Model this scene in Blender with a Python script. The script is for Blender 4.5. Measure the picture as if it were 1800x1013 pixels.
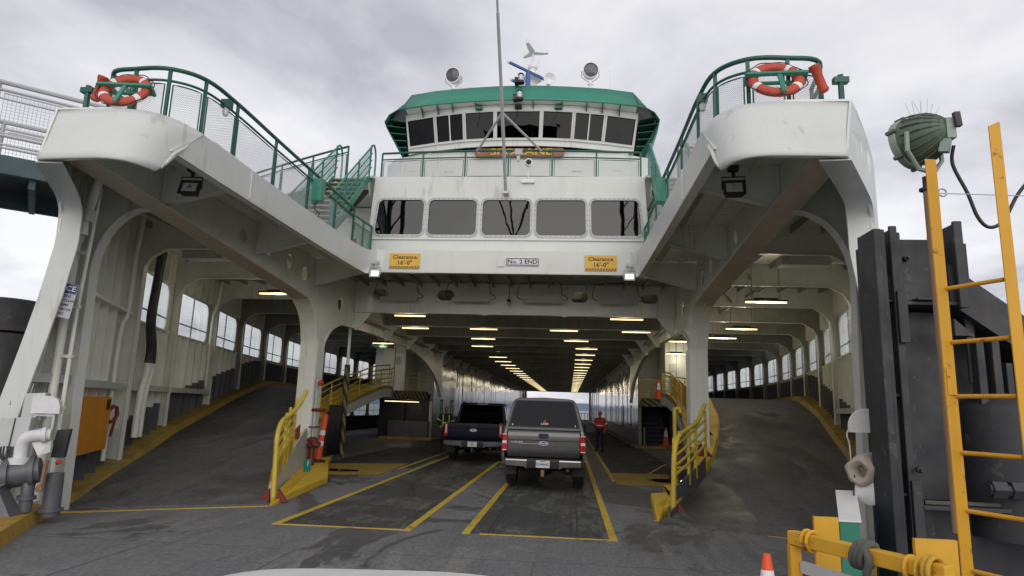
import bpy, bmesh, math, random
from math import sin, cos, pi, radians, hypot, atan2, sqrt
from mathutils import Vector, Matrix
from mathutils.geometry import tessellate_polygon
random.seed(7)
for o in list(bpy.data.objects):
    bpy.data.objects.remove(o)
SC = bpy.context.scene
COL = SC.collection

# ------------------------------------------------------------------ camera
YAW, PITCH, ROLL = 0.09194, 0.18242, 0.03163
fw = Vector((sin(-YAW) * cos(PITCH), cos(YAW) * cos(PITCH), sin(PITCH)))
rt0 = Vector((cos(YAW), sin(YAW), 0)); up0 = rt0.cross(fw)
rt = rt0 * cos(ROLL) + up0 * sin(ROLL); up = up0 * cos(ROLL) - rt0 * sin(ROLL)
cam = bpy.data.objects.new('camera', bpy.data.cameras.new('camera')); COL.objects.link(cam)
M = Matrix.Identity(4)
for i in range(3):
    M[i][0] = rt[i]; M[i][1] = up[i]; M[i][2] = -fw[i]
M[0][3], M[1][3], M[2][3] = 1.9029, 0.0, 1.8375
cam.matrix_world = M
cam.data.sensor_width = 36; cam.data.lens = 1139.6 / 1800 * 36
cam.data.clip_start = 0.05; cam.data.clip_end = 30000
SC.camera = cam

# ------------------------------------------------------------------ world: overcast sky over a Nishita base
SUN_EL, SUN_AZ = radians(20), radians(170)      # azimuth measured clockwise from +Y: behind and a little left of the viewer
W = bpy.data.worlds.new('World'); SC.world = W; W.use_nodes = True
nt = W.node_tree; nt.nodes.clear()
def wn(t, **k):
    n = nt.nodes.new(t)
    for a, b in k.items(): setattr(n, a, b)
    return n
out = wn('ShaderNodeOutputWorld'); bg = wn('ShaderNodeBackground'); bg.inputs[1].default_value = 0.1
sky = wn('ShaderNodeTexSky'); sky.sky_type = 'NISHITA'; sky.sun_disc = False
sky.sun_elevation = SUN_EL; sky.sun_rotation = SUN_AZ
tc = wn('ShaderNodeTexCoord'); sep = wn('ShaderNodeSeparateXYZ'); nt.links.new(tc.outputs['Generated'], sep.inputs[0])
def wmath(op, a, b=None, clamp=False):
    n = wn('ShaderNodeMath', operation=op); n.use_clamp = clamp
    for i, v in enumerate((a, b)):
        if v is None: continue
        if isinstance(v, (int, float)): n.inputs[i].default_value = v
        else: nt.links.new(v, n.inputs[i])
    return n.outputs[0]
zc = wmath('MAXIMUM', sep.outputs[2], 0.0)
den = wmath('ADD', zc, 0.22)
comb = wn('ShaderNodeCombineXYZ')
nt.links.new(wmath('DIVIDE', sep.outputs[0], den), comb.inputs[0]); nt.links.new(wmath('DIVIDE', sep.outputs[1], den), comb.inputs[1])
def wnoise(scale, detail, dist, off):
    mp = wn('ShaderNodeMapping'); mp.inputs['Location'].default_value = off; nt.links.new(comb.outputs[0], mp.inputs[0])
    n = wn('ShaderNodeTexNoise'); n.inputs['Scale'].default_value = scale; n.inputs['Detail'].default_value = detail
    n.inputs['Roughness'].default_value = 0.55; n.inputs['Distortion'].default_value = dist
    nt.links.new(mp.outputs[0], n.inputs['Vector']); return n.outputs['Fac']
c1 = wnoise(0.9, 9, 0.35, (3.1, 1.7, 0)); c2 = wnoise(2.6, 8, 0.5, (7.3, 0.4, 2))
cl = wmath('ADD', wmath('MULTIPLY', c1, 0.72), wmath('MULTIPLY', c2, 0.28))
ramp = wn('ShaderNodeValToRGB'); nt.links.new(cl, ramp.inputs[0])
e = ramp.color_ramp.elements
e[0].position = 0.41; e[0].color = (0.48, 0.48, 0.53, 1); e[1].position = 0.585; e[1].color = (0.84, 0.835, 0.86, 1)
m = e.new(0.5); m.color = (0.69, 0.685, 0.735, 1)
grad = wmath('ADD', wmath('MULTIPLY', zc, -0.30), 1.04)                # thick cloud overhead, paler towards the horizon
gmix = wn('ShaderNodeMix', data_type='RGBA', blend_type='MULTIPLY'); gmix.inputs[0].default_value = 1
nt.links.new(ramp.outputs[0], gmix.inputs[6])
gc = wn('ShaderNodeCombineColor')
for i in range(3): nt.links.new(grad, gc.inputs[i])
nt.links.new(gc.outputs[0], gmix.inputs[7])
scl = wn('ShaderNodeVectorMath', operation='SCALE'); scl.inputs['Scale'].default_value = 10.0
nt.links.new(gmix.outputs[2], scl.inputs[0])
fin = wn('ShaderNodeMix', data_type='RGBA'); fin.inputs[0].default_value = 0.94
nt.links.new(sky.outputs[0], fin.inputs[6]); nt.links.new(scl.outputs[0], fin.inputs[7])
nt.links.new(fin.outputs[2], bg.inputs[0]); nt.links.new(bg.outputs[0], out.inputs[0])

# ------------------------------------------------------------------ sun behind the clouds
sd = bpy.data.lights.new('sun', 'SUN'); sd.energy = 1.5; sd.angle = radians(70); sd.color = (1, 0.97, 0.92)
so = bpy.data.objects.new('sun', sd); COL.objects.link(so)
sdir = Vector((sin(SUN_AZ) * cos(SUN_EL), cos(SUN_AZ) * cos(SUN_EL), sin(SUN_EL)))
so.rotation_euler = sdir.to_track_quat('Z', 'Y').to_euler(); so.location = sdir * 60
vs = SC.view_settings; vs.view_transform = 'Standard'; vs.look = 'None'; vs.gamma = 1; vs.use_curve_mapping = False
vs.exposure = 0.28
SC.cycles.max_bounces = 8; SC.cycles.diffuse_bounces = 5; SC.cycles.transparent_max_bounces = 12
SC.cycles.use_denoising = True

# ------------------------------------------------------------------ materials
MATS = {}
def newmat(name):
    m = bpy.data.materials.new(name); m.use_nodes = True
    return m, m.node_tree, m.node_tree.nodes['Principled BSDF']
def node(t, ty, **k):
    n = t.nodes.new(ty)
    for a, b in k.items(): setattr(n, a, b)
    return n
def tnoise(t, scale, detail=5, stretch=(1, 1, 1), dist=0.0, rough=0.55, coord='pos', off=(0, 0, 0)):
    if coord == 'pos': src = node(t, 'ShaderNodeNewGeometry').outputs['Position']
    else: src = node(t, 'ShaderNodeTexCoord').outputs['Object']
    mp = node(t, 'ShaderNodeMapping'); mp.inputs['Scale'].default_value = stretch; mp.inputs['Location'].default_value = off
    t.links.new(src, mp.inputs[0])
    n = node(t, 'ShaderNodeTexNoise'); n.inputs['Scale'].default_value = scale; n.inputs['Detail'].default_value = detail
    n.inputs['Distortion'].default_value = dist; n.inputs['Roughness'].default_value = rough
    t.links.new(mp.outputs[0], n.inputs['Vector']); return n.outputs['Fac']
def ramp2(t, fac, a, b, ca=0.0, cb=1.0):
    r = node(t, 'ShaderNodeMapRange'); r.inputs[1].default_value = a; r.inputs[2].default_value = b
    r.inputs[3].default_value = ca; r.inputs[4].default_value = cb; r.clamp = True
    t.links.new(fac, r.inputs[0]); return r.outputs[0]
def mixc(t, fac, a, b, blend='MIX'):
    n = node(t, 'ShaderNodeMix', data_type='RGBA', blend_type=blend)
    for i, v in ((0, fac), (6, a), (7, b)):
        if isinstance(v, (tuple, list)): n.inputs[i].default_value = tuple(v) + ((1,) if len(v) == 3 else ())
        elif isinstance(v, (int, float)): n.inputs[i].default_value = v
        else: t.links.new(v, n.inputs[i])
    return n.outputs[2]
def tmath(t, op, a, b):
    n = node(t, 'ShaderNodeMath', operation=op)
    for i, v in enumerate((a, b)):
        if isinstance(v, (int, float)): n.inputs[i].default_value = v
        else: t.links.new(v, n.inputs[i])
    return n.outputs[0]
def paint(name, rgb, rough=0.45, dirt=0.22, rust=0.0, metal=0.0, bump=0.0, dcol=None, streak=True, chip=None):
    m, t, b = newmat(name)
    d = dcol or tuple(c * 0.55 for c in rgb)
    f1 = ramp2(t, tnoise(t, 1.3, 6, dist=0.4), 0.42, 0.72)
    c = mixc(t, tmath(t, 'MULTIPLY', f1, dirt), rgb, d)
    if streak:
        f2 = ramp2(t, tnoise(t, 1.0, 5, (7, 7, 0.55)), 0.52, 0.78)
        c = mixc(t, tmath(t, 'MULTIPLY', f2, dirt * 0.9), c, d)
    if rust:
        f3 = ramp2(t, tmath(t, 'MULTIPLY', tnoise(t, 1.0, 6, (9, 9, 0.9), off=(4, 2, 1)), tnoise(t, 0.8, 3)), 0.34, 0.42)
        c = mixc(t, tmath(t, 'MULTIPLY', f3, rust), c, (0.19, 0.085, 0.03))
    if chip:
        f4 = ramp2(t, tnoise(t, 5.5, 9, rough=0.7), 0.60, 0.64)
        c = mixc(t, tmath(t, 'MULTIPLY', f4, 0.85), c, chip)
    t.links.new(c, b.inputs['Base Color'])
    b.inputs['Metallic'].default_value = metal
    t.links.new(ramp2(t, tnoise(t, 3.0, 4), 0.3, 0.7, rough * 0.8, min(1, rough * 1.3)), b.inputs['Roughness'])
    if bump:
        bn = node(t, 'ShaderNodeBump'); bn.inputs['Strength'].default_value = bump; bn.inputs['Distance'].default_value = 0.03
        t.links.new(tnoise(t, 2.2, 4, dist=0.3), bn.inputs['Height']); t.links.new(bn.outputs[0], b.inputs['Normal'])
    MATS[name] = m; return m
def plain(name, rgb, rough=0.5, metal=0.0, emit=None, es=0.0, coat=0.0):
    m, t, b = newmat(name)
    b.inputs['Base Color'].default_value = (*rgb, 1); b.inputs['Roughness'].default_value = rough; b.inputs['Metallic'].default_value = metal
    b.inputs['Coat Weight'].default_value = coat
    if emit: b.inputs['Emission Color'].default_value = (*emit, 1); b.inputs['Emission Strength'].default_value = es
    f = tnoise(t, 9, 4, coord='obj')
    t.links.new(mixc(t, tmath(t, 'MULTIPLY', ramp2(t, f, 0.4, 0.7), 0.22), rgb, tuple(c * 0.6 for c in rgb)), b.inputs['Base Color'])
    MATS[name] = m; return m
def glassy(name, tint, reflect=1.0, rough=0.02, ior=1.5):
    m = bpy.data.materials.new(name); m.use_nodes = True; t = m.node_tree; t.nodes.clear()
    o = node(t, 'ShaderNodeOutputMaterial'); mx = node(t, 'ShaderNodeMixShader'); tr = node(t, 'ShaderNodeBsdfTransparent'); gl = node(t, 'ShaderNodeBsdfGlossy')
    tr.inputs[0].default_value = (*tint, 1); gl.inputs['Roughness'].default_value = rough; gl.inputs[0].default_value = (reflect, reflect, reflect, 1)
    bp = node(t, 'ShaderNodeBump'); bp.inputs['Strength'].default_value = 0.045; bp.inputs['Distance'].default_value = 0.05
    t.links.new(tnoise(t, 0.9, 2, dist=0.4), bp.inputs['Height']); t.links.new(bp.outputs[0], gl.inputs['Normal'])
    lw = node(t, 'ShaderNodeLayerWeight'); lw.inputs[0].default_value = 0.5
    r0 = ((ior - 1) / (ior + 1)) ** 2
    fr = node(t, 'ShaderNodeMath', operation='MULTIPLY_ADD'); fr.inputs[1].default_value = 1 - r0; fr.inputs[2].default_value = r0
    pw = node(t, 'ShaderNodeMath', operation='POWER'); pw.inputs[1].default_value = 5
    t.links.new(lw.outputs['Facing'], pw.inputs[0]); t.links.new(pw.outputs[0], fr.inputs[0])
    t.links.new(fr.outputs[0], mx.inputs[0]); t.links.new(tr.outputs[0], mx.inputs[1]); t.links.new(gl.outputs[0], mx.inputs[2]); t.links.new(mx.outputs[0], o.inputs[0])
    MATS[name] = m; return m

WHITE = paint('white_paint', (0.63, 0.64, 0.61), 0.38, 0.16, 0.24, dcol=(0.42, 0.42, 0.37), bump=0.10)
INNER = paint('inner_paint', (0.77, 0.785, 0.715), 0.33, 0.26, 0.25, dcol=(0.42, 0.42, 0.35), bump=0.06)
INNERD = paint('shaded_inner_paint', (0.32, 0.325, 0.29), 0.40, 0.6, 0.2, dcol=(0.16, 0.16, 0.13))  # inner paint darkened in colour to imitate the dimness deep in the tunnel
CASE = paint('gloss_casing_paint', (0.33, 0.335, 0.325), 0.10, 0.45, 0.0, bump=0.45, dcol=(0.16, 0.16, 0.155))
TAN = paint('tan_flange_paint', (0.60, 0.51, 0.40), 0.5, 0.35)
LGREY = paint('light_grey_paint', (0.50, 0.51, 0.50), 0.45, 0.25, 0.1)
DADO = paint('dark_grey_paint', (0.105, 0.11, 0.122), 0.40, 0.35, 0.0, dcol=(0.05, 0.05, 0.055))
SOOTSHADE = paint('soot_shade_black', (0.022, 0.022, 0.027), 0.55, 0.3)  # black of soot stains and dark fittings, also of the stairs' painted shade
GREEN = paint('green_paint', (0.032, 0.225, 0.150), 0.38, 0.22, 0.08)
DGREEN = paint('dark_green_paint', (0.010, 0.098, 0.064), 0.40, 0.25)
YEL = paint('yellow_paint', (0.64, 0.46, 0.045), 0.5, 0.34, 0.35, dcol=(0.26, 0.18, 0.04), chip=(0.20, 0.12, 0.05))
KERBO = paint('rusty_kerb_paint', (0.40, 0.24, 0.035), 0.6, 0.55, 0.7, dcol=(0.16, 0.085, 0.02), bump=0.3)
KERBY = paint('kerb_yellow_paint', (0.74, 0.49, 0.030), 0.55, 0.28, 0.1, dcol=(0.20, 0.14, 0.03), bump=0.15)
DIRTYY = paint('dirty_yellow_paint', (0.36, 0.25, 0.045), 0.6, 0.65, 0.2, dcol=(0.10, 0.075, 0.03), bump=0.25)
AMBER = paint('amber_paint', (0.70, 0.355, 0.018), 0.45, 0.20, 0.1, chip=(0.28, 0.10, 0.02))
GATEY = paint('gate_yellow_paint', (0.70, 0.375, 0.025), 0.48, 0.25, 0.1, chip=(0.20, 0.10, 0.05), bump=0.2)
ORANGE = paint('orange_locker_paint', (0.62, 0.24, 0.012), 0.45, 0.15)
RED = plain('red_paint', (0.42, 0.035, 0.025), 0.4)
DRED = plain('dark_red_paint', (0.16, 0.02, 0.02), 0.5)
RINGO = plain('life_ring_orange', (0.50, 0.075, 0.042), 0.65)
CONEO = plain('cone_orange', (0.80, 0.095, 0.03), 0.5)
WVINYL = plain('white_vinyl', (0.78, 0.78, 0.76), 0.45)
BLACK = plain('black_rubber', (0.014, 0.014, 0.015), 0.6)
CABLE = plain('black_cable', (0.02, 0.02, 0.022), 0.5)
STEELD = paint('black_steel', (0.020, 0.021, 0.026), 0.55, 0.3, 0.0, dcol=(0.06, 0.056, 0.052), bump=0.3, chip=(0.085, 0.08, 0.075))
STEELG = paint('grey_steel', (0.040, 0.041, 0.045), 0.6, 0.45, 0.25, dcol=(0.022, 0.022, 0.025), bump=0.3, chip=(0.09, 0.083, 0.078))
GALV = paint('galvanised_steel', (0.50, 0.50, 0.51), 0.42, 0.2, metal=0.1)
ALU = plain('bare_aluminium', (0.55, 0.55, 0.54), 0.35, 0.7)
WIRE = plain('galvanised_wire', (0.55, 0.57, 0.58), 0.5, 0.1)
WIREG = plain('green_wire', (0.06, 0.20, 0.15), 0.5)
TEAL = paint('teal_girder_paint', (0.05, 0.085, 0.10), 0.5, 0.3)
CONC = paint('concrete_grey', (0.20, 0.20, 0.195), 0.8, 0.35)
OLIVE = plain('olive_lamp_paint', (0.105, 0.135, 0.095), 0.5)
PALEG = plain('pale_green_paint', (0.28, 0.34, 0.28), 0.5)
RUSTY = paint('rusty_steel', (0.28, 0.17, 0.10), 0.75, 0.6, 0.6, dcol=(0.10, 0.05, 0.03))
WOOD = paint('varnished_board', (0.23, 0.062, 0.022), 0.4, 0.3, streak=False)
GOLD = plain('gold_letters', (0.62, 0.38, 0.04), 0.45)
SIGNY = plain('sign_yellow', (0.74, 0.43, 0.05), 0.5)
SIGNW = plain('sign_white', (0.66, 0.66, 0.67), 0.5)
SIGNG = plain('sign_grey', (0.46, 0.46, 0.50), 0.5)
BLUE = plain('sign_blue', (0.02, 0.045, 0.20), 0.5)
RBLUE = plain('radar_blue', (0.045, 0.11, 0.34), 0.5)
INK = plain('black_ink', (0.012, 0.012, 0.013), 0.6)
CANVAS = paint('canvas', (0.42, 0.36, 0.29), 0.85, 0.4, bump=0.4, streak=False)
ROPE = plain('grey_rope', (0.10, 0.10, 0.09), 0.9)
ROPEG = plain('green_rope', (0.06, 0.14, 0.12), 0.9)
ROPEY = plain('yellow_rope', (0.55, 0.32, 0.04), 0.9)
WINGLASS = glassy('tinted_window_glass', (0.20, 0.205, 0.21), 0.85, 0.015, 1.62)
PILOTGLASS = glassy('pilothouse_glass', (0.06, 0.06, 0.065), 0.7, 0.015, 1.38)
CLEAR = glassy('clear_glass', (0.93, 0.95, 0.95), 1.0, 0.01, 1.3)
CARGLASS = glassy('car_glass', (0.05, 0.052, 0.056), 0.8, 0.02, 1.40)
CAPGLASS = plain('cap_window_glass', (0.018, 0.019, 0.024), 0.42); CAPGLASS.node_tree.nodes['Principled BSDF'].inputs['Specular IOR Level'].default_value = 0.12
LENS = plain('lamp_lens', (0.50, 0.51, 0.53), 0.15, 0.2)
DLENS = plain('dark_lens', (0.09, 0.09, 0.095), 0.10)
TUBE = plain('lit_tube', (0.9, 0.85, 0.6), 0.4, emit=(1.0, 0.80, 0.42), es=1.3)
LED = plain('lit_led', (0.9, 0.9, 0.9), 0.4, emit=(0.95, 0.97, 1.0), es=1.6)
DIFF = plain('unlit_diffuser', (0.44, 0.43, 0.40), 0.35)
CARG = plain('grey_car_paint', (0.100, 0.098, 0.098), 0.30, 0.65, coat=0.4); CAPG = plain('cap_paint', (0.055, 0.054, 0.055), 0.38, 0.3, coat=0.2)
CARB = plain('blue_car_paint', (0.006, 0.009, 0.022), 0.35, 0.0); CARB.node_tree.nodes['Principled BSDF'].inputs['Specular IOR Level'].default_value = 0.15
CHROME = plain('chrome', (0.40, 0.395, 0.385), 0.22, 1.0)
TYRE = plain('tyre_rubber', (0.014, 0.014, 0.014), 0.8)
TAILR = plain('tail_lamp_red', (0.45, 0.015, 0.02), 0.2)
TAILW = plain('tail_lamp_clear', (0.70, 0.62, 0.62), 0.2)
SKIN = plain('skin', (0.30, 0.16, 0.11), 0.6)
JACKET = plain('red_jacket', (0.48, 0.045, 0.025), 0.8)
NAVY = plain('navy_cloth', (0.012, 0.014, 0.022), 0.85)
HIVIS = plain('hi_vis_yellow', (0.45, 0.62, 0.04), 0.7)
HAIR = plain('dark_hair', (0.015, 0.012, 0.01), 0.7)

def deckmat(name, base, wet, light, ws=0.42, wa=0.53, wb=0.55, stretch=(1, 0.5, 1), patch=0.22):
    m, t, b = newmat(name)
    w = ramp2(t, tnoise(t, ws, 10, stretch, 0.9, 0.68), wa, wb)
    s = ramp2(t, tnoise(t, 1.0, 7, (2.6, 0.16, 1), 0.2, 0.65, off=(1.3, 0, 0)), 0.50, 0.74)
    l = ramp2(t, tnoise(t, 0.75, 9, (1.2, 0.6, 1), 1.1, 0.70, off=(9, 4, 0)), 0.54, 0.60)
    sc = ramp2(t, tnoise(t, 3.2, 10, (3.0, 0.35, 1), 0.6, 0.75, off=(2, 8, 0)), 0.60, 0.66)
    g = ramp2(t, tnoise(t, 85, 3), 0.3, 0.7, 0.84, 1.16)
    c = mixc(t, tmath(t, 'MULTIPLY', l, 0.6), base, light)
    gr = ramp2(t, tnoise(t, 22, 4, (1, .5, 1)), 0.35, 0.65, 0.78, 1.22)
    gv2 = node(t, 'ShaderNodeCombineColor')
    for i in range(3): t.links.new(gr, gv2.inputs[i])
    c = mixc(t, 1.0, c, gv2.outputs[0], 'MULTIPLY')
    c = mixc(t, tmath(t, 'MULTIPLY', s, 0.55), c, tuple(x * 0.45 for x in base))
    c = mixc(t, tmath(t, 'MULTIPLY', sc, 0.6), c, tuple(x * 0.40 for x in base))
    c = mixc(t, tmath(t, 'MULTIPLY', w, 0.78), c, wet)
    sp_ = ramp2(t, tnoise(t, 7, 2, (1, .8, 1), 0.3, off=(5, 5, 0)), 0.70, 0.74)
    c = mixc(t, tmath(t, 'MULTIPLY', sp_, 0.7), c, tuple(x * 0.35 for x in base))
    gv = node(t, 'ShaderNodeCombineColor')
    for i in range(3): t.links.new(g, gv.inputs[i])
    c = mixc(t, 1.0, c, gv.outputs[0], 'MULTIPLY')
    vo = node(t, 'ShaderNodeTexVoronoi'); vo.distance = 'CHEBYCHEV'; vo.inputs['Scale'].default_value = 1.0; vo.inputs['Randomness'].default_value = 0.9
    mp_ = node(t, 'ShaderNodeMapping'); mp_.inputs['Scale'].default_value = (1.6, 0.9, 1); t.links.new(node(t, 'ShaderNodeNewGeometry').outputs['Position'], mp_.inputs[0]); t.links.new(mp_.outputs[0], vo.inputs['Vector'])
    sv = node(t, 'ShaderNodeSeparateColor'); t.links.new(vo.outputs['Color'], sv.inputs[0])
    pf = tmath(t, 'MULTIPLY', ramp2(t, sv.outputs[0], 0.55, 0.60), ramp2(t, tnoise(t, 5, 8, (1.5, .5, 1), 0.4, 0.75, off=(3, 1, 0)), 0.46, 0.54))
    c = mixc(t, tmath(t, 'MULTIPLY', pf, patch), c, light)
    s1 = ramp2(t, tnoise(t, 1.0, 9, (16, 0.7, 1), 0.5, 0.7, off=(0, 3, 0)), 0.63, 0.67)
    c = mixc(t, tmath(t, 'MULTIPLY', s1, 0.55), c, tuple(x * 0.38 for x in base))
    s2 = ramp2(t, tnoise(t, 1.0, 9, (13, 1.1, 1), 0.8, 0.7, off=(7, 1, 0)), 0.66, 0.69)
    c = mixc(t, tmath(t, 'MULTIPLY', s2, 0.45), c, light)
    b.inputs['Specular IOR Level'].default_value = 0.28
    t.links.new(c, b.inputs['Base Color'])
    rr = tmath(t, 'SUBTRACT', ramp2(t, tnoise(t, 2.0, 5), 0.3, 0.7, 0.62, 0.82), tmath(t, 'MULTIPLY', w, 0.25))
    t.links.new(rr, b.inputs['Roughness'])
    bn = node(t, 'ShaderNodeBump'); bn.inputs['Strength'].default_value = 0.25; bn.inputs['Distance'].default_value = 0.006
    t.links.new(tnoise(t, 60, 4), bn.inputs['Height']); t.links.new(bn.outputs[0], b.inputs['Normal'])
    MATS[name] = m; return m
DECK = deckmat('deck_asphalt', (0.156, 0.156, 0.159), (0.054, 0.054, 0.057), (0.225, 0.222, 0.205))
RAMPM = deckmat('ramp_surface', (0.112, 0.112, 0.114), (0.050, 0.050, 0.052), (0.160, 0.158, 0.145), 0.45, 0.51, 0.545, patch=0.12)
LANEM = deckmat('worn_lane_surface', (0.062, 0.061, 0.060), (0.034, 0.034, 0.036), (0.155, 0.163, 0.125), 0.6, 0.54, 0.57, (1.4, 0.3, 1), 0.5)
WETM = deckmat('wet_deck', (0.050, 0.050, 0.052), (0.020, 0.020, 0.022), (0.08, 0.08, 0.08))
def linemat(name, rgb):
    m, t, b = newmat(name)
    f = ramp2(t, tnoise(t, 5, 9, (1, 0.6, 1), 0.3, 0.75), 0.56, 0.64)
    c = mixc(t, tmath(t, 'MULTIPLY', f, 0.8), rgb, (0.07, 0.068, 0.06))
    f2 = ramp2(t, tnoise(t, 1.2, 5), 0.4, 0.7)
    c = mixc(t, tmath(t, 'MULTIPLY', f2, 0.45), c, tuple(x * 0.5 for x in rgb))
    t.links.new(c, b.inputs['Base Color']); b.inputs['Roughness'].default_value = 0.6
    MATS[name] = m; return m
LINE = linemat('lane_line_paint', (0.58, 0.40, 0.04))
BOXY = linemat('hatched_box_paint', (0.34, 0.235, 0.03))
def stripes(name, a, b_, pitch, ang):
    m, t, b = newmat(name)
    pos = node(t, 'ShaderNodeNewGeometry').outputs['Position']
    sp = node(t, 'ShaderNodeSeparateXYZ'); t.links.new(pos, sp.inputs[0])
    v = tmath(t, 'ADD', tmath(t, 'MULTIPLY', sp.outputs[0], cos(ang) / pitch), tmath(t, 'MULTIPLY', sp.outputs[2], sin(ang) / pitch))
    v = tmath(t, 'ADD', v, tmath(t, 'MULTIPLY', sp.outputs[1], 0.6 * cos(ang) / pitch))
    f = tmath(t, 'GREATER_THAN', tmath(t, 'FRACT', v, 0), 0.5)
    c = mixc(t, f, a, b_)
    c = mixc(t, tmath(t, 'MULTIPLY', ramp2(t, tnoise(t, 2, 5), 0.4, 0.7), 0.4), c, (0.04, 0.035, 0.03))
    t.links.new(c, b.inputs['Base Color']); b.inputs['Roughness'].default_value = 0.5
    MATS[name] = m; return m
HAZARD = stripes('hazard_stripes', (0.20, 0.15, 0.07), (0.014, 0.014, 0.014), 0.21, radians(25))

# ------------------------------------------------------------------ mesh helpers
class MB:
    def __init__(s): s.v = []; s.f = []; s.m = []
    def add(s, vs, fs, m=0):
        k = len(s.v); s.v += [tuple(p) for p in vs]
        for f in fs: s.f.append(tuple(i + k for i in f)); s.m.append(m)
        return s
    def box(s, x0, x1, y0, y1, z0, z1, m=0):
        return s.hexa([(x0, y0, z0), (x1, y0, z0), (x1, y1, z0), (x0, y1, z0), (x0, y0, z1), (x1, y0, z1), (x1, y1, z1), (x0, y1, z1)], m)
    def hexa(s, p, m=0):
        return s.add(p, [(3, 2, 1, 0), (4, 5, 6, 7), (0, 1, 5, 4), (1, 2, 6, 5), (2, 3, 7, 6), (3, 0, 4, 7)], m)
    def bar(s, p, q, w, h, m=0, upv=(0, 0, 1)):
        p, q = Vector(p), Vector(q); d = (q - p).normalized(); u = Vector(upv)
        if abs(d.dot(u)) > 0.98: u = Vector((0, 1, 0))
        r = d.cross(u).normalized(); u = r.cross(d).normalized()
        r *= w / 2; u *= h / 2
        return s.hexa([p - r - u, p + r - u, q + r - u, q - r - u, p - r + u, p + r + u, q + r + u, q - r + u], m)
    def tube(s, pts, r, n=8, m=0, closed=False, caps=True):
        P = [Vector(p) for p in pts]; N = len(P); rs = r if isinstance(r, (list, tuple)) else [r] * N
        vs = []; u = None
        for i in range(N):
            a = P[i - 1] if (i > 0 or closed) else P[i]; b = P[(i + 1) % N] if (i < N - 1 or closed) else P[i]
            d = (b - a).normalized()
            if u is None:
                u = Vector((0, 0, 1)) if abs(d.z) < 0.9 else Vector((1, 0, 0))
            u = (u - d * u.dot(d)).normalized(); w = d.cross(u)
            for k in range(n):
                t = 2 * pi * k / n; vs.append(P[i] + (u * cos(t) + w * sin(t)) * rs[i])
        fs = []
        for i in range(N if closed else N - 1):
            j = (i + 1) % N
            for k in range(n): fs.append((i * n + k, i * n + (k + 1) % n, j * n + (k + 1) % n, j * n + k))
        if caps and not closed:
            fs.append(tuple(range(n))[::-1]); fs.append(tuple((N - 1) * n + k for k in range(n)))
        return s.add(vs, fs, m)
    def lathe(s, prof, o, ax=(0, 0, 1), n=16, m=0, xa=None):
        ax = Vector(ax).normalized(); o = Vector(o)
        u = Vector(xa) if xa else (Vector((1, 0, 0)) if abs(ax.x) < 0.9 else Vector((0, 1, 0)))
        u = (u - ax * u.dot(ax)).normalized(); w = ax.cross(u); vs = []
        for (r, h) in prof:
            for k in range(n):
                t = 2 * pi * k / n; vs.append(o + ax * h + (u * cos(t) + w * sin(t)) * r)
        fs = []
        for i in range(len(prof) - 1):
            for k in range(n): fs.append((i * n + k, i * n + (k + 1) % n, (i + 1) * n + (k + 1) % n, (i + 1) * n + k))
        if prof[0][0] > 1e-5: fs.append(tuple(range(n))[::-1])
        if prof[-1][0] > 1e-5: fs.append(tuple((len(prof) - 1) * n + k for k in range(n)))
        return s.add(vs, fs, m)
    def plate(s, outer, holes, t, fn, m=0, mside=None):
        """plate with holes: polygons in (u, v), thickness t along w; fn(u, v, w) -> point"""
        loops = [outer] + list(holes)
        tri = tessellate_polygon([[Vector((a, b, 0)) for a, b in L] for L in loops])
        flat = [p for L in loops for p in L]; n = len(flat)
        vs = [fn(a, b, 0) for a, b in flat] + [fn(a, b, t) for a, b in flat]
        fs = [tuple(f) for f in tri] + [tuple(n + i for i in f)[::-1] for f in tri]
        s.add(vs, fs, m)
        k0 = 0; fs2 = []
        for L in loops:
            l = len(L)
            for i in range(l):
                j = (i + 1) % l; fs2.append((k0 + i, k0 + j, n + k0 + j, n + k0 + i))
            k0 += l
        return s.add(vs, fs2, m if mside is None else mside)
    def sweep(s, sections, m=0, closed=False, caps=True):
        n = len(sections[0]); vs = [p for S in sections for p in S]; fs = []; N = len(sections)
        for i in range(N - 1 if not closed else N):
            j = (i + 1) % N
            for k in range(n): fs.append((i * n + k, i * n + (k + 1) % n, j * n + (k + 1) % n, j * n + k))
        if caps and not closed: fs.append(tuple(range(n))[::-1]); fs.append(tuple((N - 1) * n + k for k in range(n)))
        return s.add(vs, fs, m)
    def grid(s, rows, m=0):
        n = len(rows[0]); vs = [p for R in rows for p in R]
        fs = [(i * n + k, i * n + k + 1, (i + 1) * n + k + 1, (i + 1) * n + k) for i in range(len(rows) - 1) for k in range(n - 1)]
        return s.add(vs, fs, m)

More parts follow.
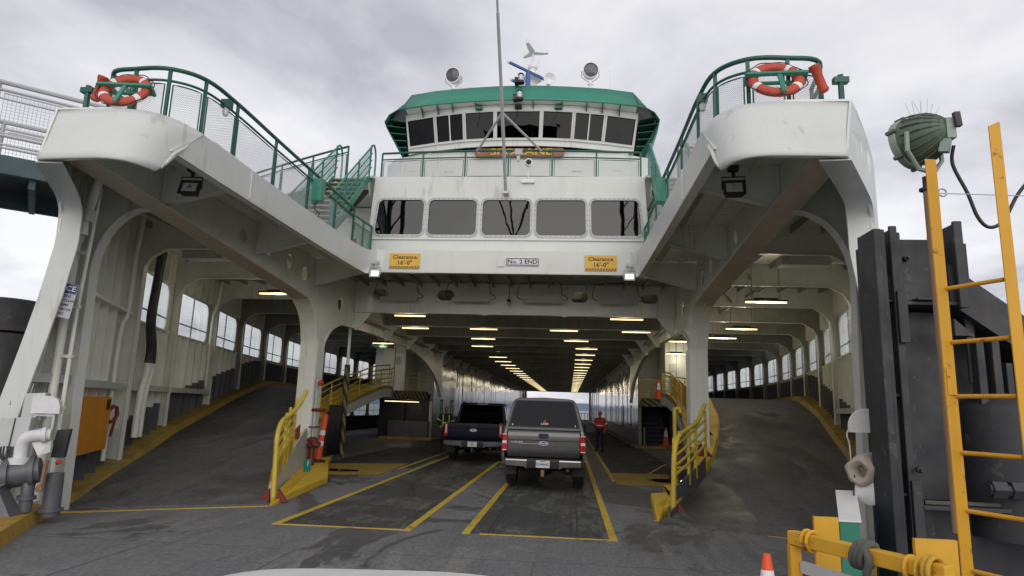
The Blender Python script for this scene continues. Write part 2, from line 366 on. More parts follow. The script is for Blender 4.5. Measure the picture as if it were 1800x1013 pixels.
WORG = {}
def mesh(name, mb, mats, smooth=0):
    me = bpy.data.meshes.new(name); me.from_pydata(mb.v, [], mb.f)
    mats = mats if isinstance(mats, (list, tuple)) else [mats]
    for x in mats: me.materials.append(x)
    if len(mats) > 1: me.polygons.foreach_set('material_index', mb.m)
    bm = bmesh.new(); bm.from_mesh(me); bmesh.ops.recalc_face_normals(bm, faces=bm.faces); bm.to_mesh(me); bm.free()
    if smooth:
        me.polygons.foreach_set('use_smooth', [True] * len(me.polygons)); me.set_sharp_from_angle(angle=radians(smooth))
    me.update(); return me
def mk(name, mb, mats, parent=None, smooth=0, local=False, bevel=0.0):
    """link one mesh object; its points are in world space unless local (then in the parent's own space)"""
    if local:
        o = bpy.data.objects.new(name, mesh(name, mb, mats, smooth)); org = Vector((0, 0, 0))
    else:
        xs = [[p[i] for p in mb.v] for i in range(3)]
        org = Vector(((min(xs[0]) + max(xs[0])) / 2, (min(xs[1]) + max(xs[1])) / 2, min(xs[2])))
        mb.v = [(p[0] - org.x, p[1] - org.y, p[2] - org.z) for p in mb.v]
        o = bpy.data.objects.new(name, mesh(name, mb, mats, smooth))
    COL.objects.link(o); WORG[o.name] = org.copy()
    if parent is not None:
        o.parent = parent
        o.location = (0, 0, 0) if local else org - WORG[parent.name]
    else: o.location = org
    if bevel:
        b = o.modifiers.new('bevel', 'BEVEL'); b.width = bevel; b.segments = 2; b.limit_method = 'ANGLE'; b.angle_limit = radians(40)
    return o
def inst(name, me, parent, loc, rot=(0, 0, 0), scale=(1, 1, 1)):
    """another object with the same mesh data, placed in world space below an unrotated parent"""
    o = bpy.data.objects.new(name, me); COL.objects.link(o)
    o.parent = parent; o.location = Vector(loc) - (WORG[parent.name] if parent else Vector((0, 0, 0)))
    o.rotation_euler = rot; o.scale = scale; WORG[o.name] = Vector(loc); return o
def tag(o, label, cat, group=None):
    o['label'] = label; o['category'] = cat
    if group: o['group'] = group
    return o
def thing(name, label, cat, loc=(0, 0, 0), rz=0.0, group=None):
    o = bpy.data.objects.new(name, None); o.empty_display_size = 0.2; COL.objects.link(o)
    o.location = loc; o.rotation_euler = (0, 0, rz); WORG[o.name] = Vector(loc)
    return tag(o, label, cat, group)
def structure(name, mb, mats, smooth=0, kind='structure'):
    o = mk(name, mb, mats, None, smooth); o['kind'] = kind; return o
def copy_tree(o, parent=None):
    c = o.copy(); COL.objects.link(c)
    if parent is not None: c.parent = parent
    for ch in list(o.children): copy_tree(ch, c)
    return c
def lettering(name, txt, size, loc, mat, parent=None, rot=(pi / 2, 0, 0), depth=0.004, align='CENTER', local=False, sx=1.0):
    cu = bpy.data.curves.new(name, 'FONT'); cu.body = txt; cu.size = size; cu.extrude = depth; cu.align_x = align; cu.align_y = 'CENTER'; cu.resolution_u = 2; cu.offset = size * .014
    t = bpy.data.objects.new('tmp', cu); COL.objects.link(t)
    me = bpy.data.meshes.new_from_object(t.evaluated_get(bpy.context.evaluated_depsgraph_get()))
    bpy.data.objects.remove(t); me.name = name; me.materials.clear(); me.materials.append(mat)
    o = bpy.data.objects.new(name, me); COL.objects.link(o); o.rotation_euler = rot; o.scale = (sx, 1, 1)
    if parent is not None: o.parent = parent
    o.location = Vector(loc) - (Vector((0, 0, 0)) if (parent is None or local) else WORG[parent.name])
    return o
def rrect(u0, u1, v0, v1, r, n=5):
    p = []
    for cx, cy, a0 in ((u1 - r, v0 + r, -pi / 2), (u1 - r, v1 - r, 0), (u0 + r, v1 - r, pi / 2), (u0 + r, v0 + r, pi)):
        for k in range(n + 1):
            a = a0 + pi / 2 * k / n; p.append((cx + r * cos(a), cy + r * sin(a)))
    return p
def ellipse(cu, cv, a, b, n=20): return [(cu + a * cos(2 * pi * k / n), cv + b * sin(2 * pi * k / n)) for k in range(n)]
def smoothpath(pts, n=6):
    P = [Vector(p) for p in pts]; out = []
    for i in range(len(P) - 1):
        a = P[max(i - 1, 0)]; b = P[i]; c = P[i + 1]; d = P[min(i + 2, len(P) - 1)]
        for k in range(n):
            t = k / n
            out.append(0.5 * ((2 * b) + (c - a) * t + (2 * a - 5 * b + 4 * c - d) * t * t + (3 * b - a - 3 * c + d) * t ** 3))
    return out + [P[-1]]
def interp(x, xs, ys):
    if x <= xs[0]: return ys[0] + (x - xs[0]) * (ys[1] - ys[0]) / (xs[1] - xs[0])
    for i in range(len(xs) - 1):
        if x <= xs[i + 1]: return ys[i] + (x - xs[i]) * (ys[i + 1] - ys[i]) / (xs[i + 1] - xs[i])
    return ys[-1]
def wiremesh(mb, fn, w, h, du=0.060, dv=0.030, t=0.0055, m=0):
    """diamond expanded metal over a w x h rectangle: fn(u, v) -> point"""
    sl = dv / du
    def line(c, sgn):
        u0, u1 = 0.0, w
        if sgn > 0:
            ua = (0 - c) / sl; ub = (h - c) / sl
        else:
            ua = (c - h) / sl; ub = c / sl
        a = max(u0, ua); b = min(u1, ub)
        if b - a < 0.02: return
        va = c + sgn * sl * a; vb = c + sgn * sl * b
        p, q = Vector(fn(a, va)), Vector(fn(b, vb)); d = (q - p).normalized()
        mid = Vector(fn((a + b) / 2, (va + vb) / 2)); up_ = (Vector(fn(min(a + .01, w), va)) - p)
        nn = (Vector(fn(a + 0.01, va)) - p).cross(Vector(fn(a, va + 0.01)) - p).normalized()
        r = nn.cross(d).normalized() * t / 2; nn = nn * t / 2
        mb.add([p - r, p + r, q + r, q - r, p + nn, q + nn], [(0, 1, 2, 3), (0, 4, 5, 3), (1, 2, 5, 4)], m)
    c = -sl * w
    while c < h: line(c, 1); c += dv
    c = 0.0
    while c < h + sl * w: line(c, -1); c += dv
    return mb

# ================================================================== SETTING: sea, hills, deck, ramps
YS = [5, 6.6, 7.5, 8.0, 9.0, 10.2, 12, 13.7, 15.5, 17.2, 20.7, 24.2, 27.7, 31.2, 36, 42, 85, 105, 118]
XS = [3.6, 4.55, 5.12, 5.42, 6.02, 6.66, 7.48, 8.15, 8.78, 9.33, 10.15, 11.02, 11.72, 12.33, 12.98, 13.3, 13.3, 12.0, 9.5]
def XH(y): return interp(y, YS, XS)
def RZ(y):                                             # height of the ramp surface
    t = max(0.0, min(1.0, (y - 11.0) / 17.0)); s_ = t * 17.0
    z = 0.166 * s_
    if s_ < 2: z = 0.166 * s_ * s_ / 4 + 0.0 * s_ if False else 0.0415 * s_ * s_
    elif s_ < 15: z = 0.166 + 0.166 * (s_ - 2)
    else:
        q = s_ - 15; z = 0.166 + 0.166 * 13 + 0.166 * q - 0.0415 * q * q
    return z
MZ = RZ(28.0)                                          # level of the side car decks
INY = [11.5, 12.7, 14.2, 15.1, 16.7, 18.75, 21.8, 26.0, 28.0]; INX = [3.36, 3.88, 4.52, 4.88, 5.42, 5.98, 6.70, 7.30, 7.30]
WLY = [11.9, 14.0, 16.5, 19.0, 21.5, 25.0, 28.0]; WLX = [3.50, 4.12, 4.85, 5.55, 5.85, 5.9, 5.9]
WRX = [3.62, 4.44, 4.92, 5.15, 5.5, 5.8, 5.8]   # side walls of the ramps, left and right
def XW(y, s=-1): return interp(y, WLY, WLX if s < 0 else WRX)
def XI(y): return interp(y, INY, INX) if y < 28 else 7.3   # inner edge of the ramp

b = MB().box(-9000, 9000, -400, 20000, -6.2, -6.0); SEA, t_, b_ = newmat('sea_water')
b_.inputs['Base Color'].default_value = (0.10, 0.125, 0.15, 1); b_.inputs['Roughness'].default_value = 0.35
bn = node(t_, 'ShaderNodeBump'); bn.inputs['Strength'].default_value = 0.5; t_.links.new(tnoise(t_, 0.25, 6), bn.inputs['Height']); t_.links.new(bn.outputs[0], b_.inputs['Normal'])
structure('sea', b, SEA)
b = MB(); rows = []
HILL = paint('hazed_forest', (0.11, 0.165, 0.255), 0.9, 0.3, streak=False)  # blue of the distant haze is mixed into the forest colour
for j in range(3):
    rows.append([(x * 130.0, 6500 + j * 500, -6 + (0, 1, 0.2)[j] * (50 + 10 * sin(x * .21) + 6 * sin(x * .53 + 1) + 3 * sin(x * 1.7) + 18 * sin(x * 0.05 + 2.1))) for x in range(-60, 61)])
structure('hills', b.grid(rows), HILL, 60)

# car deck: one thick sheet from behind the camera to the far end of the ferry
b = MB(); L = []
YD = [-12, 0, 5] + [5.5 + i * 1.5 for i in range(30)] + [55, 70, 85, 95, 105, 112, 118, 119]
rows = [[(-(XH(max(y, 5.2)) + (0.6 if y < 8 else 0.1)), y, 0), ((XH(max(y, 5.2)) + (0.6 if y < 8 else 0.1)), y, 0)] for y in YD]
for r in rows: L.append([r[0], r[1], (r[1][0], r[1][1], -0.4), (r[0][0], r[0][1], -0.4)])
structure('car_deck', b.sweep(L), DECK)
# darker worn fields inside the two marked lanes
structure('lane_surface', MB().box(-2.42, -0.52, 9.95, 70, 0.001, 0.004), LANEM)
structure('lane_surface', MB().box(0.48, 2.52, 9.95, 70, 0.001, 0.004), LANEM)
structure('wet_lane', MB().box(-5.55, -2.66, 19.4, 60, 0.001, 0.004), WETM)
structure('wet_lane', MB().box(3.2, 5.5, 18.2, 60, 0.001, 0.004), WETM)
for y0_ in (6.4, 8.35):
    structure('deck_joint', MB().box(-5.0 - (y0_ - 6.4) * .4, 4.0 + (y0_ - 6.4) * .5, y0_, y0_ + .014, .0005, .004), DADO)
for x0_ in (-3.4, -1.5, 1.5, 3.3): structure('deck_joint', MB().box(x0_, x0_ + .012, -4, 8.345, .0005, .0035), DADO)
for x0_ in (.72, .78, 1.95, 2.05): structure('deck_rail', MB().box(x0_, x0_ + .02, 10.0, 14.6, .0045, .010), STEELG)
def line(p, q, w, z=0.008):
    p, q = Vector(p), Vector(q); d = (q - p).normalized(); n = Vector((d.y, -d.x)) * w / 2; b = MB()
    N = max(1, int((q - p).length / 2)); lo = []; hi = []
    b.hexa([(p.x - n.x, p.y - n.y, .0005), (p.x + n.x, p.y + n.y, .0005), (q.x + n.x, q.y + n.y, .0005), (q.x - n.x, q.y - n.y, .0005),
            (p.x - n.x, p.y - n.y, z), (p.x + n.x, p.y + n.y, z), (q.x + n.x, q.y + n.y, z), (q.x - n.x, q.y - n.y, z)])
    return structure('lane_line', b, LINE)
for x in (-2.48, -0.46, 0.42, 2.57): line((x, 9.9), (x, 80), 0.115)
line((-2.4225, 9.93), (-0.52, 9.95), 0.06); line((0.62, 9.93), (2.51, 9.94), 0.06)
line((-2.95, 19.0), (-2.95, 70), 0.10); line((3.12, 18.0), (3.12, 70), 0.10); line((4.35, 20.6), (5.4, 24.5), 0.08)
line((-6.05, 10.0), (-3.34, 11.5), 0.075); line((3.4, 11.9), (5.5, 10.65), 0.075)
line((-6.3, 9.75), (-5.0, 10.55), 0.05)
b = MB().add([(-5.45, 19.7, .009), (-3.1, 20.7, .009), (-3.0, 17.05, .009), (-4.2, 16.7, .009)], [(0, 1, 2, 3)]); structure('painted_box', b, BOXY)
b = MB().add([(3.2, 20.3, .009), (4.9, 20.5, .009), (4.45, 17.1, .009), (3.14, 17.15, .009)], [(0, 1, 2, 3)]); structure('painted_box', b, BOXY)
for (x, y, a_, c_) in ((-4.35, 17.9, .55, .20), (4.6, 18.6, .5, .3)):
    b = MB().add([(x + a_ * cos(k * .4488) * (1 + .2 * sin(3 * k)), y + c_ * 1.7 * sin(k * .4488), .013) for k in range(14)], [tuple(range(14))])
    PUD = MATS.get('puddle') or plain('puddle', (0.03, 0.03, 0.032), 0.03); structure('puddle', b, PUD)

# ramps to the side decks
for s in (-1, 1):
    top = []
    YR = [11.62, 11.8, 12, 12.5] + [13.0 + 0.5 * i for i in range(31)] + [32, 36, 42, 50, 60, 75]
    secs = []
    for y in YR:
        z = RZ(min(y, 28)); xi = XI(y); xo = XH(y) - 0.02
        if y < 13: 
            k = (13 - y) / 2; xi = xi
        if y > 31: xi = 7.3 + min(1, (y - 31) / 2.5) * 1.2
        th = 0.25 if y > 19 else z + 0.02
        yo = y - 1.45 * max(0, 1 - (y - 11.62) / 4); xo = XH(yo) - .02
        secs.append([(s * xi, y, z + 0.004), (s * (xi * .5 + xo * .5), (y + yo) / 2, z + .004), (s * xo, yo, z + 0.004), (s * xo, yo, z - th), (s * xi, y, z - th)])
    secs2 = []
    # nose: the ramp starts along a slanted line, so the first sheet is a wedge
    structure('ramp', MB().sweep(secs), RAMPM)
    # kerb along the hull, following the ramp
    K = []
    for y in [5.6, 6.4, 7.2, 8, 8.8, 9.6] + [10.2 + 0.6 * i for i in range(31)] + [30, 34, 38, 44, 52, 60]:
        z = RZ(min(max(y, 11), 28)); w = interp(y, [9.6, 10.4, 12.4, 14, 17.8, 22.6, 27, 27.1], [.46, .50, .56, .60, .56, .50, .72, .72])
        xo = XH(y) - 0.01; xi = xo - w
        h = 0.17
        K.append([(s * xi, y, z - 0.02), (s * (xi + .07), y, z + h), (s * xo, y, z + h + .03), (s * xo, y, z - 0.02)])
    structure('kerb', MB().sweep(K[:6]), KERBO)
    structure('kerb', MB().sweep(K[6:]), DIRTYY)
    # yellow kerb between the ramp and its side wall
    K = []
    for y in [12.6 + 0.5 * i for i in range(32)]:
        z = RZ(y); xi = XW(y, s) + .02; xo = XI(y) + 0.06
        K.append([(s * xi, y, z - 0.05), (s * xi, y, z + .14), (s * (xo - .05), y, z + .14), (s * xo, y, z - 0.02)])
    structure('kerb', MB().sweep(K), KERBY)
    # side wall under the ramp's inner edge
    SW = []
    for y in [11.95 + 0.5 * i for i in range(20)]:
        zt = RZ(y) + (.32 if s < 0 else .10) if y < 17 else RZ(y) + .10
        SW.append([(s * XW(y, s), y, 0), (s * XW(y, s), y, zt), (s * (XW(y, s) + .03), y, zt), (s * (XW(y, s) + .03), y, 0)])
    structure('ramp_side_wall', MB().sweep(SW), LGREY if s < 0 else DADO)
# raised yellow islands at the foot of the ramps
def island(poly, h, nose):
    b = MB(); inner = []
    cx = sum(p[0] for p in poly) / len(poly); cy = sum(p[1] for p in poly) / len(poly)
    n = len(poly)
    lo = [(x, y, 0) for x, y in poly]; mid = [(x, y, (0.02 if i == nose else h - .04)) for i, (x, y) in enumerate(poly)]
    hi = [(x + (cx - x) * .03, y + (cy - y) * .03, (0.03 if i == nose else h)) for i, (x, y) in enumerate(poly)]
    fs = [];
    for a in (0, n):
        for k in range(n): fs.append((a + k, a + (k + 1) % n, a + n + (k + 1) % n, a + n + k))
    vs = lo + mid + hi + [(cx, cy, h)]
    for k in range(n): fs.append((2 * n + k, 2 * n + (k + 1) % n, 3 * n))
    fs.append(tuple(range(n))[::-1]); b.add(vs, fs)
    return structure('kerb', b, KERBY)
island([(-3.30, 11.45), (-3.34, 12.4), (-3.66, 15.2), (-4.35, 17.1), (-5.05, 18.9), (-5.84, 21.4), (-5.7, 20.3), (-5.5, 18.95), (-4.82, 16.0), (-4.09, 14.0), (-3.47, 12.0)], 0.16, 0)
island([(3.42, 11.6), (3.46, 12.4), (3.64, 14.4), (4.10, 14.75), (4.15, 16.2), (4.88, 16.4), (4.40, 14.0), (3.60, 12.2)], 0.16, 0)

# ================================================================== FERRY
F = thing('ferry', 'large white and green double ended car ferry with its bow open', 'ferry', (0, 17.3, 0))
NODES = [10.2 + 3.5 * i for i in range(17)]            # frame spacing 3.5 m
def hullpt(s, y, z, d=0.0):
    x = XH(y)
    if z > 4.9 and y < 10.3: x = XH(y)
    return (s * (x - d), y, z)
stif = mesh('stiffener', MB().box(-0.012, 0.012, -0.075, 0.075, 0, 1), INNER)
stifd = mesh('stiffener_dark', MB().box(-0.012, 0.012, -0.075, 0.075, 0, 1), DADO)
TOPZ = 5.83
for s in (-1, 1):
    # ---- bow panel with its flared front edge, curving forward into the wing
    PZ = [-.3, 0, 1.66, 2.52, 3.33, 4.13]; PX_ = [7.05, 6.95, 6.62, 6.42, 6.25, 6.13]
    def bowpt(y, z, d=0.0):
        xp = interp(min(z, 4.2), PZ, PX_)
        if y < 9.2: x = XH(y) if z > 4.1 else xp
        else: x = xp + (6.66 - xp) * (y - 9.2)
        return (s * (x - d), y, z)
    post = [(9.2, -.3), (9.2, 1.0), (9.2, 2.0), (9.2, 3.0), (9.2, 3.8), (9.2, 4.2), (9.15, 4.6), (8.95, 4.78), (8.4, 4.83), (7.5, 4.86)]
    outer = post + [(7.72, 5.3), (8.0, 5.80), (9.2, 5.80), (10.2, 5.80), (10.2, 4.2), (10.2, 3), (10.2, 2), (10.2, 1), (10.2, -0.3)]
    mk('bow_panel', MB().plate(outer, [], 0.03, bowpt), WHITE if s > 0 else INNER, F)
    fl = MB(); sec = []
    for (y, z) in [tuple(p[1:]) for p in smoothpath([(0, a, c) for a, c in post[:8]] + [(0, 8.5, 4.825), (0, 7.9, 4.835), (0, 7.55, 4.84)], 3)]:
        x = abs(bowpt(y, z)[0]); fwid = .33; zd = -.012 if z > 4.7 else 0; tk_ = .024 if z > 4.7 else 0
        sec.append([(s * (x + .02), y - .012, z + zd), (s * (x - fwid), y + .035, z + zd), (s * (x - fwid), y + .06 - tk_, z + zd + tk_), (s * (x + .02), y + .012, z + zd + tk_)])
    mk('bow_flange', fl.sweep(sec), WHITE, F, 30)
    for y in (9.38, 9.6, 9.85, 10.05):
        p0, p1 = Vector(bowpt(y, .12, .09)), Vector(bowpt(y, 4.1, .09)); p2 = Vector(bowpt(y, 5.75, .09))
        mk('stiffener', MB().bar(p0, p1, .012, .15, upv=(1, 0, 0)).bar(p1, p2, .012, .15, upv=(1, 0, 0)), INNER, F)
    for y in (8.2, 8.7): mk('stiffener', MB().bar((s * (XH(y) - .1), y, 4.9), (s * (XH(y) - .1), y, 5.75), .15, .012), INNER, F)
    mk('stringer', MB().sweep([[bowpt(y, z, d) for z, d in ((2.0, .03), (2.0, .34), (2.14, .34), (2.14, .03))] for y in (9.24, 9.7, 10.15)]), LGREY, F)
    # ---- side bays
    for i in range(len(NODES) - 1):
        ya, yb = NODES[i], NODES[i + 1]
        holes = []
        if i >= 1 and yb < 66:
            holes.append(rrect(ya + .40, ya + 3.14, 3.62, 4.84, .26))
        if i >= 6 and yb < 66: holes.append(rrect(ya + .40, ya + 3.14, .96, 2.2, .30))
        outer = [(ya, -.3), (yb, -.3), (yb, 5.8), (ya, 5.8)]
        def fn(y, z, w, ya=ya, yb=yb):
            k = (y - ya) / (yb - ya); xa, xb = XH(ya), XH(yb); nrm = Vector((yb - ya, -(xb - xa))).normalized()
            return (s * (xa + (xb - xa) * k - nrm.x * w), y - nrm.y * w, z)
        zr = RZ(min(max((ya + yb) / 2, 11), 28))
        wp = mk('side_panel', MB().plate(outer, holes, .03, fn), INNER, F)
        ang = -s * atan2(XH(yb) - XH(ya), yb - ya)
        # dark paint as real strakes below a stepped line, between the stiffeners
        n = 6
        dstep = MB(); dlow = MB()
        for k in range(n):
            y0, y1 = ya + (yb - ya) * k / n, ya + (yb - ya) * (k + 1) / n
            zz = RZ(min(max(y1, 11), 28)); top = zz + (0.80 if y0 < 17 else 0.95 if y0 < 24 else 1.0)
            a0 = fn(y0 + .01, 0, .031); a1 = fn(y1 - .01, 0, .031); c1_ = fn(y1 - .01, 0, .037); c0_ = fn(y0 + .01, 0, .037)
            lo = max(0, zz - .1)
            for (u0, u1), dst_ in ([((lo, top), dstep)] + ([((0.0, .92), dlow)] if i >= 6 else [])):
                dst_.hexa([(a0[0], a0[1], u0), (a1[0], a1[1], u0), (c1_[0], c1_[1], u0), (c0_[0], c0_[1], u0), (a0[0], a0[1], u1), (a1[0], a1[1], u1), (c1_[0], c1_[1], u1), (c0_[0], c0_[1], u1)])
            # stiffeners: below the sill and above the head of the windows
            if yb < 60:
                p = fn(y0 + .02, 0, .10)
                if k > 0:
                    zlo = zz + .1
                    if holes:
                        inst('stiffener', stif, F, (p[0], p[1], top), (0, 0, ang + pi / 2), (1, 1, max(.05, 3.56 - top)))
                        inst('stiffener', stif, F, (p[0], p[1], 4.88), (0, 0, ang + pi / 2), (1, 1, .85))
                        inst('stiffener', stifd, F, (p[0], p[1], zlo), (0, 0, ang + pi / 2), (1, 1, max(.05, top - zlo)))
                    else:
                        inst('stiffener', stif, F, (p[0], p[1], top), (0, 0, ang + pi / 2), (1, 1, 5.7 - top))
                        inst('stiffener', stifd, F, (p[0], p[1], zlo), (0, 0, ang + pi / 2), (1, 1, max(.05, top - zlo)))
        mk('dark_dado', dstep, DADO if ya < 19 else SOOTSHADE, wp)
        if dlow.v: mk('dark_dado', dlow, SOOTSHADE, wp)
        for hi_, h in enumerate(holes):
            z0, z1 = (3.62, 4.84) if hi_ == 0 else (.96, 2.2)
            y0, y1 = ya + .40, ya + 3.14
            mu = MB()
            def pt(y, z, w): return fn(y, z, w)
            ym = (y0 + y1) / 2; zm = z0 + .34
            mu.bar(pt(ym, z0, .0), pt(ym, z1, .0), .035, .03, upv=(1, 0, 0)); mu.bar(pt(y0, zm, .0), pt(y1, zm, .0), .03, .035)
            mk('window_mullion', mu, LGREY, wp)
            pane = MB().plate(h, [], .006, lambda y, z, w: fn(y, z, w + .012)); mk('window_pane', pane, CLEAR, wp)
            led = MB().sweep([[fn(y, z, w) for z, w in ((z0 - .06, .03), (z0 - .06, .16), (z0 - .02, .16), (z0 - .02, .03))] for y in (ya + .3, yb - .3)])
            mk('window_ledge', led, INNER, wp)
        if i < 6:
            mk('stringer', MB().sweep([[fn(y, z, w) for z, w in ((1.96, .03), (1.96, .30), (2.10, .30), (2.10, .03))] for y in (ya + .05, yb - .3)]) if RZ(ya) < 1.2 else MB().box(s * XH(ya) - .02, s * XH(ya) + .02, ya, ya + .1, 5.6, 5.7), LGREY, wp)
            if i == 0:
                mk('stringer', MB().sweep([[fn(y, z, w) for z, w in ((3.60, .03), (3.60, .26), (3.66, .26), (3.66, .03))] for y in (ya + .05, yb - .3)]), INNER, wp)
    for j in range(2):
        ya, yb = NODES[-1] + j * 26, NODES[-1] + (j + 1) * 26
        mk('side_panel', MB().sweep([[hullpt(s, y, z, d) for z, d in ((-.3, 0), (5.8, 0), (5.8, .03), (-.3, .03))] for y in (ya, (ya + yb) / 2, yb)]), INNER, F)
    # ---- web frames with their bent inner flange, running into the deck beams
    for i, y in enumerate(NODES[:14]):
        xh = XH(y); zl = max(0, RZ(min(max(y, 11), 28)) - .1)
        if i == 0:
            prof = [(.52, zl), (.42, 3.9)] + [(.42 + .86 * (1 - cos(a)), 3.9 + 1.13 * sin(a)) for a in [pi / 2 * k / 8 for k in range(1, 9)]]
        else:
            dd = .36 if i < 2 else .24; prof = [(dd, zl), (dd, 4.72), (dd + .14, 4.98), (dd + .5, 5.18), (xh - 5.45, 5.20)]
        poly = [(.03, zl)] + prof + [(prof[-1][0], 5.79), (.03, 5.79)]
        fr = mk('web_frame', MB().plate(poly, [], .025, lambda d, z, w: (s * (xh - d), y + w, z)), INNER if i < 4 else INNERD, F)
        fw_ = 0.20 if i == 0 else 0.13 if i < 3 else 0.10
        sec = []
        for k, (d, z) in enumerate(prof):
            a = prof[max(0, k - 1)]; c = prof[min(len(prof) - 1, k + 1)]; tx, tz = c[0] - a[0], c[1] - a[1]; l = hypot(tx, tz); nx, nz = tz / l * .02, -tx / l * .02
            sec.append([(s * (xh - d), y - fw_ / 2, z), (s * (xh - d), y + fw_ / 2, z), (s * (xh - d - nx), y + fw_ / 2, z + nz), (s * (xh - d - nx), y - fw_ / 2, z + nz)])
        mk('frame_flange', MB().sweep(sec), WHITE if i < 3 else INNER, fr, 40)

    # ---- longitudinal girder + column web (one plate), flange under it
    g = [(8.2, 5.21), (12.5, 4.86), (16.0, 4.585), (16.45, 4.47), (16.8, 4.27), (17.05, 3.98), (17.2, 3.6), (17.25, 3.2), (17.25, 1.0)]
    back = [(17.85, 1.0), (17.85, 2.3), (17.95, 2.9), (18.2, 3.5), (18.6, 3.9), (19.2, 4.14), (20.2, 4.26), (27, 4.32), (30, 4.15), (32.5, 3.75), (34.6, 3.15), (36, 2.3), (36.3, 2.3), (36.3, 5.79), (8.2, 5.79)]
    hl = [ellipse(13.15, 5.36, .17, .17), ellipse(14.33, 5.33, .17, .18), ellipse(15.5, 5.30, .17, .19), ellipse(16.5, 5.20, .17, .2), ellipse(19.35, 4.86, .2, .22)]
    mk('longitudinal_girder', MB().plate(g + back, hl, .03, lambda y, z, w: (s * (5.22 + w), y, z)), INNER, F)
    def flange(pts, w, mat, name):
        sec = []
        for k, (y, z) in enumerate(pts):
            a = pts[max(0, k - 1)]; c = pts[min(len(pts) - 1, k + 1)]; ty, tz = c[0] - a[0], c[1] - a[1]; l = hypot(ty, tz); ny, nz = tz / l * .025, -ty / l * .025
            sec.append([(s * (5.235 - w / 2), y, z), (s * (5.235 + w / 2), y, z), (s * (5.235 + w / 2), y + ny, z + nz), (s * (5.235 - w / 2), y + ny, z + nz)])
        return mk(name, MB().sweep(sec), mat, F, 40)
    sp = [tuple(p[1:]) for p in smoothpath([(0, a, c) for a, c in g], 4)]
    flange([p for p in sp if p[1] > 4.42], .46, TAN, 'girder_flange'); flange([p for p in sp if p[1] <= 4.50], .46, INNER, 'column_flange')
    sb = [tuple(p[1:]) for p in smoothpath([(0, a, c) for a, c in back[:12]], 3)]
    flange(sb, .16, INNER, 'girder_flange')
    mk('column', MB().box(s * 5.235 - .225, s * 5.235 + .225, 17.3, 17.85, .7, 3.5), INNER, F, bevel=.03)
    if False: mk('gusset', MB().plate([(17.9, 5.79), (17.9, 4.4), (19.6, 4.25), (20.7, 4.6), (20.7, 5.79)], [], .03, lambda y, z, w: (s * (5.0 - (y - 17.9) * .06 + w), y, z)), INNER, F)

    # ---- wing: fascia round the bow opening
    # front plate with the rounded inboard corner
    bot = [(5.13, 7.5), (4.75, 7.475), (4.4, 7.46), (4.2, 7.462), (4.02, 7.50), (3.90, 7.58), (3.82, 7.70), (3.775, 7.86), (3.76, 8.0), (3.74, 8.2)]
    topp = [(5.42, 8.02), (5.0, 8.0), (4.6, 7.99), (4.35, 8.0), (4.12, 8.06), (3.97, 8.16), (3.86, 8.32), (3.79, 8.5), (3.75, 8.7), (3.72, 8.9)]
    zb = [4.87, 4.87, 4.87, 4.87, 4.868, 4.865, 4.86, 4.865, 4.90, 5.22]
    bot = [tuple(v) for v in smoothpath([(a_, c_, z_) for (a_, c_), z_ in zip(bot, zb)], 4)]; topp = [tuple(v)[:2] for v in smoothpath([(a_, c_, 0) for a_, c_ in topp], 4)]
    zb = [v[2] for v in bot]; bot = [v[:2] for v in bot]
    rows = []
    for k in range(9):
        q = k / 8
        rows.append([(s * (bx + (tx - bx) * q), by + (ty - by) * q, z0 + (5.80 - z0) * q) for (bx, by), (tx, ty), z0 in zip(bot, topp, zb)])
    mk('wing_front', MB().grid(rows), WHITE, F, 22).modifiers.new('thickness', 'SOLIDIFY').thickness = 0.04
    sec = [[(s * bx, by + .02, z0 - .004), (s * (bx + .04 * max(0, k - 14) / 16), by + .16 - .12 * min(1, k / 30), z0 + .010), (s * (bx + .04 * max(0, k - 14) / 16), by + .16 - .12 * min(1, k / 30), z0 + .022), (s * bx, by + .04, z0 + .012)] for k, ((bx, by), z0) in enumerate(zip(bot[:31], zb[:31]))]
    mk('wing_front_flange', MB().sweep(sec), INNER, F, 40)
    # inner side band, curving round into the sign band across the front of the cabin
    path = [(3.735, 8.2), (3.72, 10), (3.70, 12), (3.68, 14), (3.66, 16), (3.64, 16.75), (3.60, 17.02), (3.48, 17.2), (3.30, 17.26)]
    zlo = [5.27, 5.27, 5.27, 5.28, 5.30, 5.32, 5.36, 5.42, 5.45]; zhi = [5.80, 5.80, 5.82, 5.85, 5.90, 5.96, 6.0, 6.05, 6.07]
    mk('wing_band', MB().sweep([[(s * x, y, a), (s * x, y + (.70 if y < 8.3 else 0), c), (s * (x + .05), y + (.05 if y > 16.9 else 0) + (.70 if y < 8.3 else 0), c), (s * (x + .05), y + (.05 if y > 16.9 else 0), a)] for (x, y), a, c in zip(path, zlo, zhi)]), WHITE, F, 30)
    mk('band_flange', MB().sweep([[(s * (x + .002), y, a - .02), (s * (x + .002), y, a - .001), (s * (x + .16), y + (.14 if y > 16.9 else 0), a - .001), (s * (x + .16), y + (.14 if y > 16.9 else 0), a - .02)] for (x, y), a in zip(path, zlo)]), INNER, F, 30)
    # wing deck plate and its soffit
    yy = [8.0, 8.6, 9.2, 10.2, 12, 13.7, 15.5, 17.2]
    mk('wing_deck', MB().sweep([[(s * (interp(y, [8.0, 8.6, 9.2], [4.6, 4.0, 3.76]) if y < 9.2 else 3.74), y, TOPZ - .03), (s * XH(y), y, TOPZ - .03), (s * XH(y), y, TOPZ), (s * (interp(y, [8.0, 8.6, 9.2], [4.6, 4.0, 3.76]) if y < 9.2 else 3.74), y, TOPZ)] for y in yy]), INNER, F)
